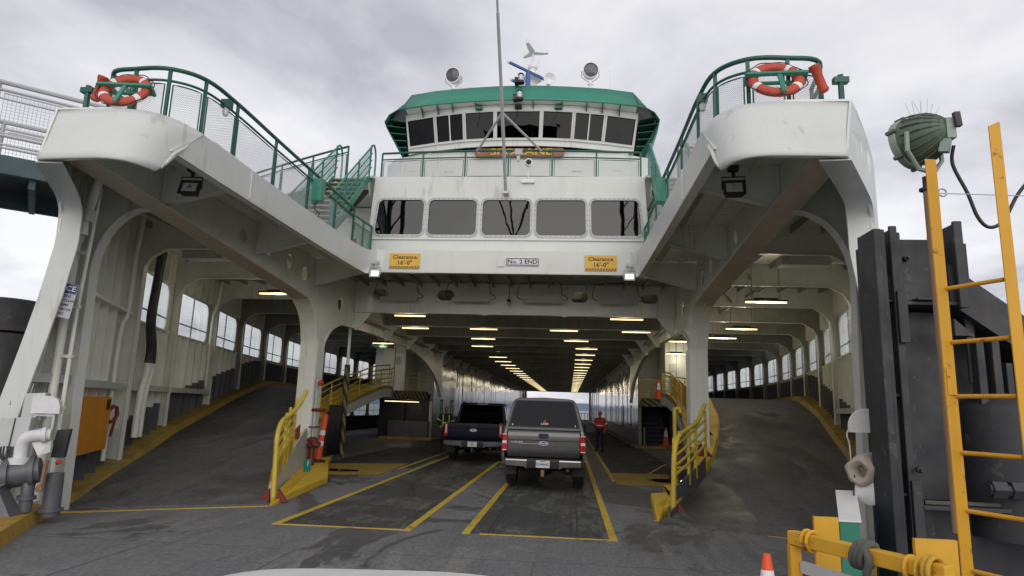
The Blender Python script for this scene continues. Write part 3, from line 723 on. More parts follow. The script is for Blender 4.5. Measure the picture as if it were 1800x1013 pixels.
    # cross brackets between girder and band, each with a flange
    for y in NODES[:3]:
        zb_ = interp(y, [8, 17], [5.10, 5.0])
        br = mk('bracket_plate', MB().plate([(3.80, 5.79), (3.80, 5.42), (5.20, zb_ + .02), (5.20, 5.79)], [], .02, lambda x, z, w: (s * x, y + w, z)), INNER, F)
        mk('bracket_flange', MB().sweep([[(s * 3.80, y - .07, 5.40), (s * 3.80, y + .09, 5.40), (s * 3.80, y + .09, 5.42), (s * 3.80, y - .07, 5.42)], [(s * 5.20, y - .07, zb_), (s * 5.20, y + .09, zb_), (s * 5.20, y + .09, zb_ + .02), (s * 5.20, y - .07, zb_ + .02)]]), WHITE, br)
    for x in (4.25, 4.75):
        mk('deck_stiffener', MB().box(s * x - .012, s * x + .012, 8.3, 17.2, 5.66, 5.797), INNER, F)
    for x in [5.9 + .62 * k for k in range(11)]:
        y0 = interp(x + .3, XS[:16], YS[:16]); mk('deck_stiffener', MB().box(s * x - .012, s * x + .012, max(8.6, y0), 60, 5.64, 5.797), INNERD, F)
    # dark strip lamps' channels fixed inside the band
    for (a, c) in ((8.9, 10.0), (10.6, 12.4), (13.0, 15.2)):
        tr_ = mk('cable_tray', MB().box(s * 3.86 - .05, s * 3.86 + .05, a + .2, c, 5.36, 5.42), STEELG, F)

# deckhead over the tunnel and side lanes, in strips
b = MB()
for a, c in zip([17.32, 24.2, 31.2, 42, 66, 92], [24.2, 31.2, 42, 66, 92, 118]):
    b.hexa([(-XH(a), a, 5.80), (XH(a), a, 5.80), (XH(c), c, 5.80), (-XH(c), c, 5.80), (-XH(a), a, TOPZ), (XH(a), a, TOPZ), (XH(c), c, TOPZ), (-XH(c), c, TOPZ)])
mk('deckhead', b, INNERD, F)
# cross beams of the tunnel
oval = lambda x, z: [(x + (.11 if cos(a) > 0 else -.11) + .17 * cos(a), z + .175 * sin(a)) for a in [2 * pi * k / 20 + .01 for k in range(20)]]
for i in range(30):
    y = 20.7 + 3.5 * i
    if y > 117: break
    xb = 5.2 if y < 36 else 5.58
    zb_ = 4.80
    hl = [oval(x, 5.40) for x in (-4.4, -2.18, 2.18, 4.4)] if i < 2 else []
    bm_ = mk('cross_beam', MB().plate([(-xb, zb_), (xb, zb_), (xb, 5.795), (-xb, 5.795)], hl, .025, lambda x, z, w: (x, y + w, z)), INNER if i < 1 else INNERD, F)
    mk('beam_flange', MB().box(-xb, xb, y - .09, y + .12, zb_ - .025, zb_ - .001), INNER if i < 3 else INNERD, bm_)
    for s in (-1, 1):
        if i < 12:
            mk('beam_bracket', MB().plate([(xb - .02, 4.2), (xb - .12, 4.2), (xb - .55, 4.77), (xb - .02, 4.77)], [], .02, lambda x, z, w: (s * x, y + .03 + w, z)), INNER, bm_)
for k in range(17):
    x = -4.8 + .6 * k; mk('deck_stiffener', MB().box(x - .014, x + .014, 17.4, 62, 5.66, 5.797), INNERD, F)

# pipes and cable runs under the deckheads
for s in (-1, 1):
    for x, z, r in ((6.2, 5.5, .05), (6.6, 5.52, .03), (7.4, 5.5, .04)):
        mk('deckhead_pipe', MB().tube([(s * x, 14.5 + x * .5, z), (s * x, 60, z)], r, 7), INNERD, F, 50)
    mk('deckhead_cable', MB().tube(smoothpath([(s * 6.0, 16.0, 5.55), (s * 6.6, 17.3, 5.35), (s * 6.2, 19, 5.5), (s * 7.0, 20.9, 5.3), (s * 6.6, 23, 5.5), (s * 6.9, 26, 5.45)], 5), .02, 6), CABLE, F)
    mk('fan_unit', MB().box(s * 7.3 - .55, s * 7.3 + .55, 15.1, 15.5, 5.28, 5.5).box(s * 7.3 - .4, s * 7.3 + .4, 15.0, 15.099, 5.33, 5.45), LGREY, F)
    mk('deckhead_pipe', MB().tube([(s * 5.0, 20.9, 4.62), (s * 5.0, 110, 4.62)], .035, 7), INNERD, F, 50)
# ---- sign band and cabin front
mk('sign_band', MB().sweep([[(x, 17.26, 5.45), (x, 17.26, 6.07), (x, 17.31, 6.07), (x, 17.31, 5.45)] for x in (-3.3, 3.3)]), WHITE, F)
mk('sign_band_flange', MB().box(-3.3, 3.3, 17.262, 17.42, 5.43, 5.449), WHITE, F)
mk('band_shelf', MB().sweep([[(s_ * x, y, 6.05), (s_ * x, y, 6.07), (s_ * x, 18.1, 6.07), (s_ * x, 18.1, 6.05)] for s_, x, y in ((-1, 3.55, 17.2), (-1, 3.3, 17.31), (1, 3.3, 17.31), (1, 3.55, 17.2))]), WHITE, F)
for x in (-3.05, -1.6, 1.6, 3.05): mk('weld_seam', MB().box(x - .006, x + .006, 18.094, 18.099, 7.95, 8.42).box(x - .006, x + .006, 18.094, 18.099, 6.12, 6.57), WHITE, F)
for x in (-1.4, .1, 1.5): mk('weld_seam', MB().box(x - .005, x + .005, 17.254, 17.259, 5.46, 6.06), WHITE, F)
for s in (-1, 1):
    for y in (10.4, 13.0, 15.6): mk('weld_seam', MB().box(min(s * 3.69, s * 3.725), max(s * 3.69, s * 3.725) , y - .006, y + .006, 5.285, 5.80), WHITE, F)
wins = []
for k, (xl, xr) in enumerate(((-3.92, -2.45), (-2.33, -0.86), (-0.72, 0.72), (0.86, 2.33), (2.45, 3.92))): wins.append((xl, xr))
WZ0, WZ1 = 6.72, 7.82
def slant(k, xl, xr, z0, z1, r, ins=0.0):
    p = rrect(xl + ins, xr - ins, z0 + ins, z1 - ins, max(.02, r - ins))
    sk = (-.06, -.02, 0, .02, .06)[k]
    return [(x - sk * (z - z0) * (1 if (x < (xl + xr) / 2) == (k < 2) or k == 2 else .25) * (1.6 if k in (0, 4) else 1), z) for x, z in p]
def cabx(z): return 4.13 - (z - 5.8) * .055
outer = [(-cabx(5.83), 5.83), (cabx(5.83), 5.83), (cabx(8.47), 8.47), (-cabx(8.47), 8.47)]
holes = [slant(k, a + .0, c, WZ0, WZ1, .17) for k, (a, c) in enumerate(wins)]
cab = mk('cabin_front', MB().plate(outer, holes, .05, lambda x, z, w: (x, 18.1 + w, z)), WHITE, F)
for k, (a, c) in enumerate(wins):
    out_ = slant(k, a - .05, c + .05, WZ0 - .05, WZ1 + .05, .21); inn = slant(k, a + .02, c - .02, WZ0 + .02, WZ1 - .02, .15)
    wf = mk('cabin_window', MB().plate(out_, [inn], .02, lambda x, z, w: (x, 18.08 - w + .018, z)), LGREY, F)
    sc_ = MB(); n_ = len(out_)
    for q in range(0, n_):
        m_ = ((out_[q][0] + inn[q][0]) / 2, (out_[q][1] + inn[q][1]) / 2)
        m2 = ((out_[(q + 1) % n_][0] + inn[(q + 1) % n_][0]) / 2, (out_[(q + 1) % n_][1] + inn[(q + 1) % n_][1]) / 2)
        L_ = hypot(m2[0] - m_[0], m2[1] - m_[1]); N_ = max(1, int(L_ / .13))
        for r_ in range(N_):
            px, pz = m_[0] + (m2[0] - m_[0]) * r_ / N_, m_[1] + (m2[1] - m_[1]) * r_ / N_
            sc_.lathe([(.012, 0), (.012, .012)], (px, 18.079, pz), (0, -1, 0), 6)
    mk('window_bolts', sc_, STEELG, wf)['kind'] = 'stuff'
    mk('window_pane', MB().plate(slant(k, a, c, WZ0, WZ1, .17), [], .008, lambda x, z, w: (x, 18.125 + w, z)), WINGLASS, wf)
mk('rain_ledge', MB().box(-3.95, 3.95, 18.05, 18.098, 6.585, 6.605), WHITE, F)
# cabin interior seen faintly through the glass: floor, back wall, seats
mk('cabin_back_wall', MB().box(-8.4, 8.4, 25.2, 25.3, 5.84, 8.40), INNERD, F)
for k, x in enumerate((-2.9, -1.2, .3, 1.5, 2.9)):
    seat = MB().box(x - .42, x + .42, 19.2, 19.75, 6.25, 6.33).box(x - .42, x + .42, 19.7, 19.8, 6.3, 6.86)
    mk('passenger_seat', seat, plain('seat_tan', (0.45, 0.30, 0.16), 0.6) if k == 0 else MATS['seat_tan'], F)
for s in (-1, 1):
    mk('cabin_side', MB().sweep([[(s * cabx(z), 18.152, z), (s * cabx(z), 20.9, z), (s * (cabx(z) - .05), 20.9, z), (s * (cabx(z) - .05), 18.152, z)] for z in (5.84, 8.44)]), WHITE, F)
    mk('cabin_wing_wall', MB().box(min(s * 4.0, s * 9.8), max(s * 4.0, s * 9.8), 20.92, 20.98, 5.84, 8.44), WHITE, F)
    mk('cabin_outer_wall', MB().box(s * 9.8 - .03, s * 9.8 + .03, 21.0, 112, 5.84, 8.44), WHITE, F)
# sun deck over the cabin
mk('sun_deck', MB().plate([(-4.0, 18.12), (4.0, 18.12), (4.02, 18.0), (5.1, 18.3), (9.9, 20.9), (9.9, 112), (-9.9, 112), (-9.9, 20.9), (-5.1, 18.3), (-4.02, 18.0)], [], .06, lambda x, y, w: (x, y, 8.47 + w)), WHITE, F)

# ---- deckhouse behind the rail and pilothouse
base = [(-5.2, 24.5), (-5.1, 22.9), (-4.6, 22.2), (-3.6, 21.75), (-2.2, 21.45), (0, 21.32), (2.2, 21.45), (3.6, 21.75), (4.6, 22.2), (5.1, 22.9), (5.2, 24.5), (5.2, 34), (-5.2, 34)]
b = MB(); b.sweep([[(x, y, 8.53) for x, y in base], [(x, y, 10.72) for x, y in base], [(x * .96, y * 1 + .15, 10.80) for x, y in base]])
mk('deckhouse', b, WHITE, F, 50)
PX = [-4.02, -2.93, -1.87, -0.79, 0.79, 1.87, 2.93, 4.02]; PY = [21.78, 21.42, 21.16, 21.04, 21.04, 21.16, 21.42, 21.78]
PZ0, PZ1 = 11.0, 11.98
def pp(k, q, z, out=0.0):                              # point on facet k at fraction q; the facets lean outward with height
    x = PX[k] + (PX[k + 1] - PX[k]) * q; y = PY[k] + (PY[k + 1] - PY[k]) * q
    dx, dy = PX[k + 1] - PX[k], PY[k + 1] - PY[k]; l = hypot(dx, dy); nx, ny = dy / l, -dx / l
    le = (z - 11.0) * .14
    sx = 1 + (z - 11.0) * .035
    return (x * sx + nx * out, y + ny * (le * .6 + out), z)
for k in range(7):
    W_ = hypot(PX[k + 1] - PX[k], PY[k + 1] - PY[k]); mg = .038 / W_
    outer = [(0, 10.74), (1, 10.74), (1, 12.2), (0, 12.2)]
    hole = [(mg, PZ0), (1 - mg, PZ0), (1 - mg, PZ1), (mg, PZ1)]
    mk('pilothouse_wall', MB().plate(outer, [hole], .05, lambda q, z, w: pp(k, q, z, -w)), WHITE, F)
    fr = mk('pilothouse_window', MB().plate([(mg - .03, PZ0 - .03), (1 - mg + .03, PZ0 - .03), (1 - mg + .03, PZ1 + .03), (mg - .03, PZ1 + .03)], [[(mg + .02, PZ0 + .02), (1 - mg - .02, PZ0 + .02), (1 - mg - .02, PZ1 - .02), (mg + .02, PZ1 - .02)]], .02, lambda q, z, w: pp(k, q, z, .018 - w + .004)), LGREY, F)
    mk('window_pane', MB().plate(hole, [], .008, lambda q, z, w: pp(k, q, z, -.03 - w)), PILOTGLASS, fr)
    if k in (1, 5): mk('window_mullion', MB().bar(pp(k, .5, PZ0, .01), pp(k, .5, PZ1, .01), .045, .03, upv=(0, 1, 0)), LGREY, fr)
    if k in (2, 3, 4):                                  # wiper
        p0 = Vector(pp(k, .5, PZ1 + .06, .06)); p1 = Vector(pp(k, .38 if k != 4 else .25, PZ0 + .45, .05))
        mk('wiper', MB().box(p0.x - .12, p0.x + .12, p0.y - .08, p0.y + .05, p0.z, p0.z + .10).tube([p0, p1], .008, 5), DGREEN if k != 3 else BLACK, F)
mk('pilothouse_sill', MB().sweep([[pp(min(k, 6), 0 if k < 7 else 1, 10.93, o) if z == 0 else pp(min(k, 6), 0 if k < 7 else 1, 10.96, o) for z, o in ((0, .0), (0, .06), (1, .06), (1, .0))] for k in range(8)]), WHITE, F)
mk('pilothouse_interior', MB().box(-3.6, 3.6, 23.6, 23.7, 10.75, 12.2).box(-2.2, 2.2, 22.3, 22.7, 10.75, 11.12).box(-.9, -.5, 22.0, 22.3, 11.0, 11.25), SOOTSHADE, F)
for s in (-1, 1):
    mk('pilothouse_side', MB().sweep([[(s * x, y, z), (s * (x - .05), y, z)][::1] + [(s * (x - .05), y, z + 0.0), (s * x, y, z)] for x, y, z in ((4.02, 21.8, 10.74), (4.15, 21.74, 12.2))] ) if False else MB().hexa([(s * 4.02, 21.82, 10.74), (s * 3.97, 21.82, 10.74), (s * 3.97, 26, 10.74), (s * 4.02, 26, 10.74), (s * 4.2, 21.7, 12.2), (s * 4.15, 21.7, 12.2), (s * 4.15, 26, 12.2), (s * 4.2, 26, 12.2)]), WHITE, F)
# green visor: sloping band, its soffit brackets, flared side shades
vlo = [(-4.1, 21.22), (-3.1, 20.93), (-1.85, 20.74), (-.8, 20.64), (0, 20.62), (.8, 20.64), (1.85, 20.74), (3.1, 20.93), (4.1, 21.22)]
rows = [[(x, y, 12.22) for x, y in vlo], [(x, y, 12.27) for x, y in vlo], [(x * .972, y + .35 + .0 * x, 12.94) for x, y in vlo]]
mk('visor', MB().grid(rows), GREEN, F, 40).modifiers.new('thickness', 'SOLIDIFY').thickness = .03
mk('visor_soffit', MB().grid([[(x, y + .01, 12.225) for x, y in vlo], [(x, y + .75, 12.2) for x, y in vlo]]), INNER, F).modifiers.new('thickness', 'SOLIDIFY').thickness = .02
mk('pilothouse_roof', MB().sweep([[(x * .972, y + .36, 12.93) for x, y in vlo] + [(3.9, 27, 12.93), (-3.9, 27, 12.93)], [(x * .9, y + .6, 13.02) for x, y in vlo] + [(3.7, 27, 13.02), (-3.7, 27, 13.02)]]), LGREY, F)
for x in (-3.5, -2.9, -2.35, -1.5, 1.5, 2.35, 2.9, 3.5, .5, -.55):
    y = interp(x, [p[0] for p in vlo], [p[1] for p in vlo])
    mk('visor_bracket', MB().plate([(y + .03, 12.215), (y + .42, 12.215), (y + .42, 11.98)], [], .025, lambda u, z, w: (x + w, u, z)), DGREEN, F)
for s in (-1, 1):
    # side shade: curves down from the visor's end to the sill, with horizontal ribs on its inner face
    rim = [(4.08, 21.22, 12.25), (4.42, 21.28, 12.22), (4.72, 21.38, 12.10), (4.92, 21.52, 11.88), (4.86, 21.62, 11.70), (4.30, 22.0, 10.82)]
    top_ = [(3.99, 21.57, 12.94), (4.3, 21.8, 12.72), (4.62, 22.0, 12.45), (4.9, 22.2, 12.05), (4.95, 22.4, 11.8), (4.45, 23.4, 10.82)]
    far_ = [(3.95, 25, 12.94), (4.3, 25, 12.72), (4.62, 25, 12.45), (4.92, 25, 12.05), (4.95, 25, 11.8), (4.45, 25, 10.82)]
    mk('side_shade', MB().grid([[(s * x, y, z) for x, y, z in R] for R in (rim, top_, far_)]), DGREEN, F, 50).modifiers.new('thickness', 'SOLIDIFY').thickness = .03
    for z in (11.05, 11.3, 11.55, 11.8, 12.02):
        xo = interp(z, [10.82, 11.70, 11.88, 12.1], [4.28, 4.84, 4.9, 4.70]); 
        mk('shade_rib', MB().hexa([(s * (4.12 + (z - 11) * .12), 21.85, z - .02), (s * xo, 21.6 + (11.9 - z) * .3, z - .02), (s * xo, 24, z - .02), (s * 4.2, 24, z - .02), (s * (4.12 + (z - 11) * .12), 21.85, z), (s * xo, 21.6 + (11.9 - z) * .3, z), (s * xo, 24, z), (s * 4.2, 24, z)]), DGREEN, F)

# ---- name board on the deckhouse
nb = mk('name_board', MB().plate([(-1.52, 10.50), (-1.45, 10.42), (1.55, 10.42), (1.62, 10.50), (1.62, 10.63), (1.55, 10.71), (-1.45, 10.71), (-1.52, 10.63)], [], .05, lambda x, z, w: (x, 21.20 + w, z)), WOOD, F)
lettering('letters', 'SPOKANE', .34, (0.12, 21.185, 10.565), GOLD, nb, sx=1.45, depth=.012)
star = [(-1.34 + (.055 if k % 2 == 0 else .022) * sin(k * pi / 5), 10.565 + (.055 if k % 2 == 0 else .022) * cos(k * pi / 5)) for k in range(10)]
mk('star_emblem', MB().plate(star, [], .012, lambda x, z, w: (x, 21.187 + w, z)), GOLD, nb)
mk('deckhouse_vent', MB().box(-.78, .78, 21.06, 21.12, 10.79, 10.90), SOOTSHADE, F)
for x in (-3.9, -2.6, 1.9, 3.3): mk('grab_bar', MB().tube([(x, 21.5, 9.95), (x, 21.4, 9.95), (x + .3, 21.4, 9.95), (x + .3, 21.5, 9.95)], .012, 6), LGREY, F)
mk('handrail', MB().tube([(-3.2, 21.5, 9.75), (3.2, 21.5, 9.75)], .018, 6).tube([(-3.2, 21.52, 9.62), (3.2, 21.52, 9.62)], .012, 6), GALV, F)

# ---- railings
def railing(path, h, name='railing', meshw=True, wire=None, post_r=.026, top_r=.036, rails=(.20,), mat=None, closed_ends=True, phase=0):
    mat = mat or DGREEN; wire = wire or WIRE
    P = [Vector(p) for p in path]
    sp = smoothpath(P, 5) if len(P) > 2 else P
    R = mk(name, MB().tube([p + Vector((0, 0, h)) for p in sp], top_r, 8), mat, F, 60)
    for r in rails: mk('mid_rail', MB().tube([p + Vector((0, 0, h - r)) for p in sp], top_r * .6, 7), mat, R, 60)
    for p in P: mk('post', MB().bar(p, p + Vector((0, 0, h - .01)), post_r * 2, post_r * 1.3), mat, R)
    if meshw:
        for i in range(len(P) - 1):
            seg = sp[i * 5:(i + 1) * 5 + 1] if len(P) > 2 else sp
            d = [0.0]
            for a, c in zip(seg, seg[1:]): d.append(d[-1] + (c - a).length)
            Wd = d[-1]; H = h - rails[0] - .10
            def fn(u, v, seg=seg, d=d):
                xs = [interp(u + .06, d, [p[k] for p in seg]) for k in range(3)]
                return (xs[0], xs[1], xs[2] + .04 + v)
            if Wd < .2: continue
            mb = MB(); wiremesh(mb, fn, Wd - .12, H)
            mk('mesh_panel', mb, wire, R)
            fr_ = [fn(0, 0), *[fn((Wd - .12) * q / 5, H) for q in range(6)], *[fn((Wd - .12) * (5 - q) / 5, 0) for q in range(5)]]
            mk('panel_frame', MB().tube(fr_, .012, 5, closed=True), mat, R)
    return R
for s in (-1, 1):
    railing([(s * x, y, 5.83) for x, y in ((5.62, 9.8), (5.45, 9.0), (4.95, 8.86), (4.4, 8.88), (4.02, 9.25), (3.93, 10.1), (3.92, 11.6), (3.90, 13.2), (3.87, 14.8), (3.85, 16.1))], 1.07, 'wing_railing')
    # thick outboard mooring stand at the end of the wing rail
    mk('lamp_stand', MB().tube([(s * 5.62, 8.75, 5.83), (s * 5.62, 8.75, 6.56)], .042, 8).box(s * 5.62 - .10, s * 5.62 + .10, 8.70, 8.80, 6.44, 6.52), DGREEN, F)
    # outer walkway rail
    railing([(s * x, y, 5.83) for x, y in ((6.6, 10.6), (7.4, 12.2), (8.1, 14.0), (8.7, 15.8), (9.2, 17.4), (9.8, 19.6))], 1.07, 'side_railing')
    # sun deck rails
    railing([(s * x, y, 8.53) for x, y in ((4.98, 18.35), (6.4, 19.1), (7.8, 19.9), (9.6, 20.95))], 1.07, 'deck_railing', rails=(.18,))
railing([(x, 18.38 - (.2 * (1 - (x / 3.9) ** 2)), 8.53) for x in (-3.9, -2.6, -1.3, 0, 1.3, 2.6, 3.9)], .84, 'deck_railing', mat=DGREEN)

# ---- stairs from the wings to the sun deck
for s in (-1, 1):
    x0, x1 = 4.16, 5.22; ya, yb, za, zb_ = 15.1, 18.1, 5.85, 8.47
    S = mk('stair', MB().hexa([(s * (x0 - .02), ya - .1, za), (s * (x0 + .02), ya - .1, za), (s * (x0 + .02), ya + .18, za), (s * (x0 - .02), ya + .18, za), (s * (x0 - .02), yb - .22, zb_), (s * (x0 + .02), yb - .22, zb_), (s * (x0 + .02), yb + .06, zb_), (s * (x0 - .02), yb + .06, zb_)])
           .hexa([(s * (x1 - .02), ya - .1, za), (s * (x1 + .02), ya - .1, za), (s * (x1 + .02), ya + .18, za), (s * (x1 - .02), ya + .18, za), (s * (x1 - .02), yb - .22, zb_), (s * (x1 + .02), yb - .22, zb_), (s * (x1 + .02), yb + .06, zb_), (s * (x1 - .02), yb + .06, zb_)]), GREEN, F)
    mk('stair_shade_sheet', MB().hexa([(s * (x0 + .04), ya + .25, za + .02), (s * (x1 - .04), ya + .25, za + .02), (s * (x1 - .04), ya + .27, za + .02), (s * (x0 + .04), ya + .27, za + .02), (s * (x0 + .04), yb + .3, zb_ - .25), (s * (x1 - .04), yb + .3, zb_ - .25), (s * (x1 - .04), yb + .32, zb_ - .25), (s * (x0 + .04), yb + .32, zb_ - .25)]), SOOTSHADE, S)  # added black sheet standing in for the shadow behind the treads
    n = 12
    tread = None
    for k in range(n):
        q = (k + .5) / n; y = ya + (yb - ya) * q; z = za + (zb_ - za) * q + .04
        t_ = MB().box(min(s * (x0 + .03), s * (x1 - .03)), max(s * (x0 + .03), s * (x1 - .03)), y - .10, y + .12, z - .035, z)
        mk('tread', t_, MATS.get('worn_tread') or paint('worn_tread', (0.36, 0.31, 0.235), 0.7, 0.35), S)
    for x in (x0, x1):
        for hh in (.95, .70, .47, .25):
            mk('handrail', MB().tube([(s * x, ya + .05, za + hh + .15), (s * x, yb + .1, zb_ + hh + .15)], .03 if hh > .9 else .016, 7), GREEN, S)
        wm_ = MB(); sl_n = hypot(yb - ya, zb_ - za)
        wiremesh(wm_, lambda u_, v_, x=x: (s * x, ya + .1 + (yb - ya) * u_ / sl_n, za + .32 + (zb_ - za) * u_ / sl_n + v_), sl_n - .1, .72)
        mk('mesh_panel', wm_, WIREG, S)
        mk('handrail', MB().tube(smoothpath([(s * x, yb + .1, zb_ + 1.10), (s * x, yb + .25, zb_ + 1.12), (s * x, yb + .42, zb_ + .85), (s * x, yb + .42, zb_ + .1)], 3), .03, 7), GREEN, S)
        for q in (.05, .35, .65, .97):
            y = ya + (yb - ya) * q; z = za + (zb_ - za) * q; mk('post', MB().bar((s * x, y, z + .1), (s * x, y + .05, z + 1.12), .045, .03), GREEN, S)
    mk('landing_bracket', MB().plate([(17.9, 8.46), (18.3, 8.46), (18.3, 7.95)], [], .03, lambda u, z, w: (s * 4.16 + s * w, u, z)), WHITE, F)
    # short gate rail at the foot, in front of the cabin wall
    railing([(s * 3.98, 16.5, 5.95), (s * 3.97, 17.3, 6.0), (s * 3.97, 18.05, 6.05)], .9, 'gate_railing', mat=GREEN, wire=WIREG)
    eb = mk('junction_box', MB().box(s * 3.80 - .12, s * 3.80 + .12, 13.40, 13.66, 6.24, 6.76), GREEN, F, bevel=.015)
    mk('box_cable', MB().tube(smoothpath([(s * 3.8, 13.5, 6.23), (s * 3.86, 13.55, 6.1), (s * 3.76, 13.6, 6.0), (s * 3.82, 13.6, 5.86)]), .012, 6), CABLE, eb)
    for (y, z) in ((9.75, 6.65), (16.1, 6.62)):         # small deck lamps on the rail posts
        lm = mk('rail_lamp', MB().box(s * 3.93 - .07, s * 3.93 + .07, y - .08, y + .08, z, z + .14), DGREEN, F)
        mk('lamp_glass', MB().lathe([(.045, 0), (.055, -.05), (.04, -.13), (0, -.15)], (s * 3.93, y - .02, z), n=10), LENS, lm)

# ---- jackstaff with two braces
js = mk('jackstaff', MB().tube([(-.02, 17.86, 8.02), (-.02, 16.35, 9.71), (-.02, 14.6, 11.55)], [.05, .047, .042], 10).tube([(-.02, 14.6, 11.55), (-.02, 13.0, 13.24)], .03, 10), GALV, F, 60)
for x in (-.95, .97): mk('staff_brace', MB().tube([(-.02, 16.36, 9.70), (x, 18.18, 9.36)], .034, 8), GALV, js, 60)
mk('staff_foot', MB().box(-.10, .06, 17.83, 18.08, 7.93, 8.08), WHITE, js)

# ---- gear on the pilothouse roof
for (x, z, tilt) in ((-2.72, 14.38, -.15), (2.52, 14.5, .1)):
    y = 22.9; d = Vector((tilt, -1, -.18)).normalized(); c = Vector((x, y, z))
    sl_ = mk('search_light', MB().lathe([(0, -.34), (.16, -.33), (.26, -.22), (.285, -.05), (.285, .16), (.30, .16), (.30, .20), (.272, .20), (.27, .145), (0, .145)], c, d, 18), WVINYL, F, 40)
    mk('lens', MB().lathe([(.268, 0), (.2, .02), (0, .03)], c + d * .15, d, 18), DLENS, sl_, 40)
    mk('yoke', MB().tube([c + Vector((-.32, 0, .02)), c + Vector((-.33, 0, -.22)), c + Vector((-.1, 0, -.42)), c + Vector((.1, 0, -.42)), c + Vector((.33, 0, -.22)), c + Vector((.32, 0, .02))], .02, 6), LGREY, sl_)
    mk('pedestal', MB().tube([(x, y, 12.95), (x, y, z - .42)], .07, 10).lathe([(.10, 0), (.10, .06)], (x, y, z - .55), n=12), WVINYL, sl_)
mast = mk('mast', MB().lathe([(.42, 0), (.30, .9), (.17, 1.05), (.17, 1.36), (.38, 1.46), (.40, 1.53), (.20, 1.60), (.13, 1.72), (.13, 1.88), (.18, 1.92), (.18, 2.03), (.06, 2.08), (.045, 2.2), (.045, 2.6)], (.30, 23.2, 12.9), n=18), WVINYL, F, 30)
for a in (0.35, 2.25, 4.4):
    c = Vector((.30, 23.2, 15.52)); d = Vector((cos(a), sin(a), .12)); e_ = Vector((-sin(a), cos(a), 0))
    mk('antenna_arm', MB().sweep([[c + d * q - e_ * w - Vector((0, 0, h)), c + d * q + e_ * w - Vector((0, 0, h)), c + d * q + e_ * w * .7 + Vector((0, 0, h)), c + d * q - e_ * w * .7 + Vector((0, 0, h))] for q, w, h in ((0, .12, .05), (.35, .10, .05), (.62, .06, .03))]).lathe([(.045, 0), (.045, .1), (.02, .14)], c + d * .58 + Vector((0, 0, .03)), n=8), WVINYL, mast, 40)
for dx, h in ((.24, .75), (-.2, .5)): mk('whip_antenna', MB().tube([(.30 + dx, 23.1, 14.4), (.30 + dx, 23.1, 14.4 + h)], .02, 6), WVINYL, mast)
for (z, y, l) in ((14.28, 22.5, 1.10), (14.02, 23.3, 1.05)):
    rd = mk('radar_scanner', MB().bar((.18 - l * .6, y - .62 * l, z + .04), (.18 + l * .6, y + .62 * l, z + .04), .075, .085).tube([(.18, y, 12.95), (.18, y, z - .02)], .09, 10), RBLUE, F)
    mk('scanner_end', MB().bar((.18 - l * .6 - .05, y - .62 * l - .052, z + .04), (.18 - l * .6 - .002, y - .62 * l - .002, z + .04), .07, .08), WVINYL, rd)
mk('radar_pedestal', MB().lathe([(.30, 0), (.26, .9), (.16, 1.05), (0, 1.08)], (.02, 22.9, 12.95), n=14), WVINYL, F, 40)
mk('horn_post', MB().tube([(.98, 22.75, 12.95), (.98, 22.75, 14.0)], .04, 8), WVINYL, F)
mk('horn', MB().lathe([(.05, -.4), (.06, -.1), (.13, .05), (.24, .12), (.23, .125), (.05, -.02), (0, -.02)], (.98, 22.6, 14.02), (0.2, -1, .0), 16), WVINYL, F, 40)
for (y, z) in ((20.93, 12.95), (20.62, 12.16)):
    nl = mk('navigation_lamp', MB().lathe([(.13, 0), (.13, .08), (.10, .10)], (.06, y - .1, z), n=14).lathe([(.11, .30), (.12, .31), (.09, .36), (0, .38)], (.06, y - .1, z), n=14).box(-.16, -.02, y - .15, y + .1, z + .02, z + .22), SOOTSHADE, F)
    mk('lamp_glass', MB().lathe([(.095, .1), (.095, .30)], (.06, y - .1, z), n=14), LENS, nl)
mk('whip_antenna', MB().tube([(3.25, 22.9, 12.9), (3.25, 22.9, 14.6)], .012, 5), WVINYL, F)
cm = mk('deck_camera', MB().box(.42, .80, 18.02, 18.10, 8.32, 8.42).tube([(.61, 18.05, 8.42), (.61, 18.05, 8.80)], .02, 6).lathe([(0, -.14), (.10, -.10), (.12, .06), (.11, .08)], (.62, 18.0, 8.92), (0.2, -1, -.1), 12), WVINYL, F, 40)
mk('camera_lens', MB().lathe([(.085, 0), (.05, .05), (0, .06)], (.625, 17.925, 8.913), (0.2, -1, -.1), 12), BLACK, cm)
mk('rail_flood_lamp', MB().box(.20, .42, 18.0, 18.07, 9.18, 9.36).box(.26, .36, 17.99, 18.06, 8.98, 9.14), LGREY, F)

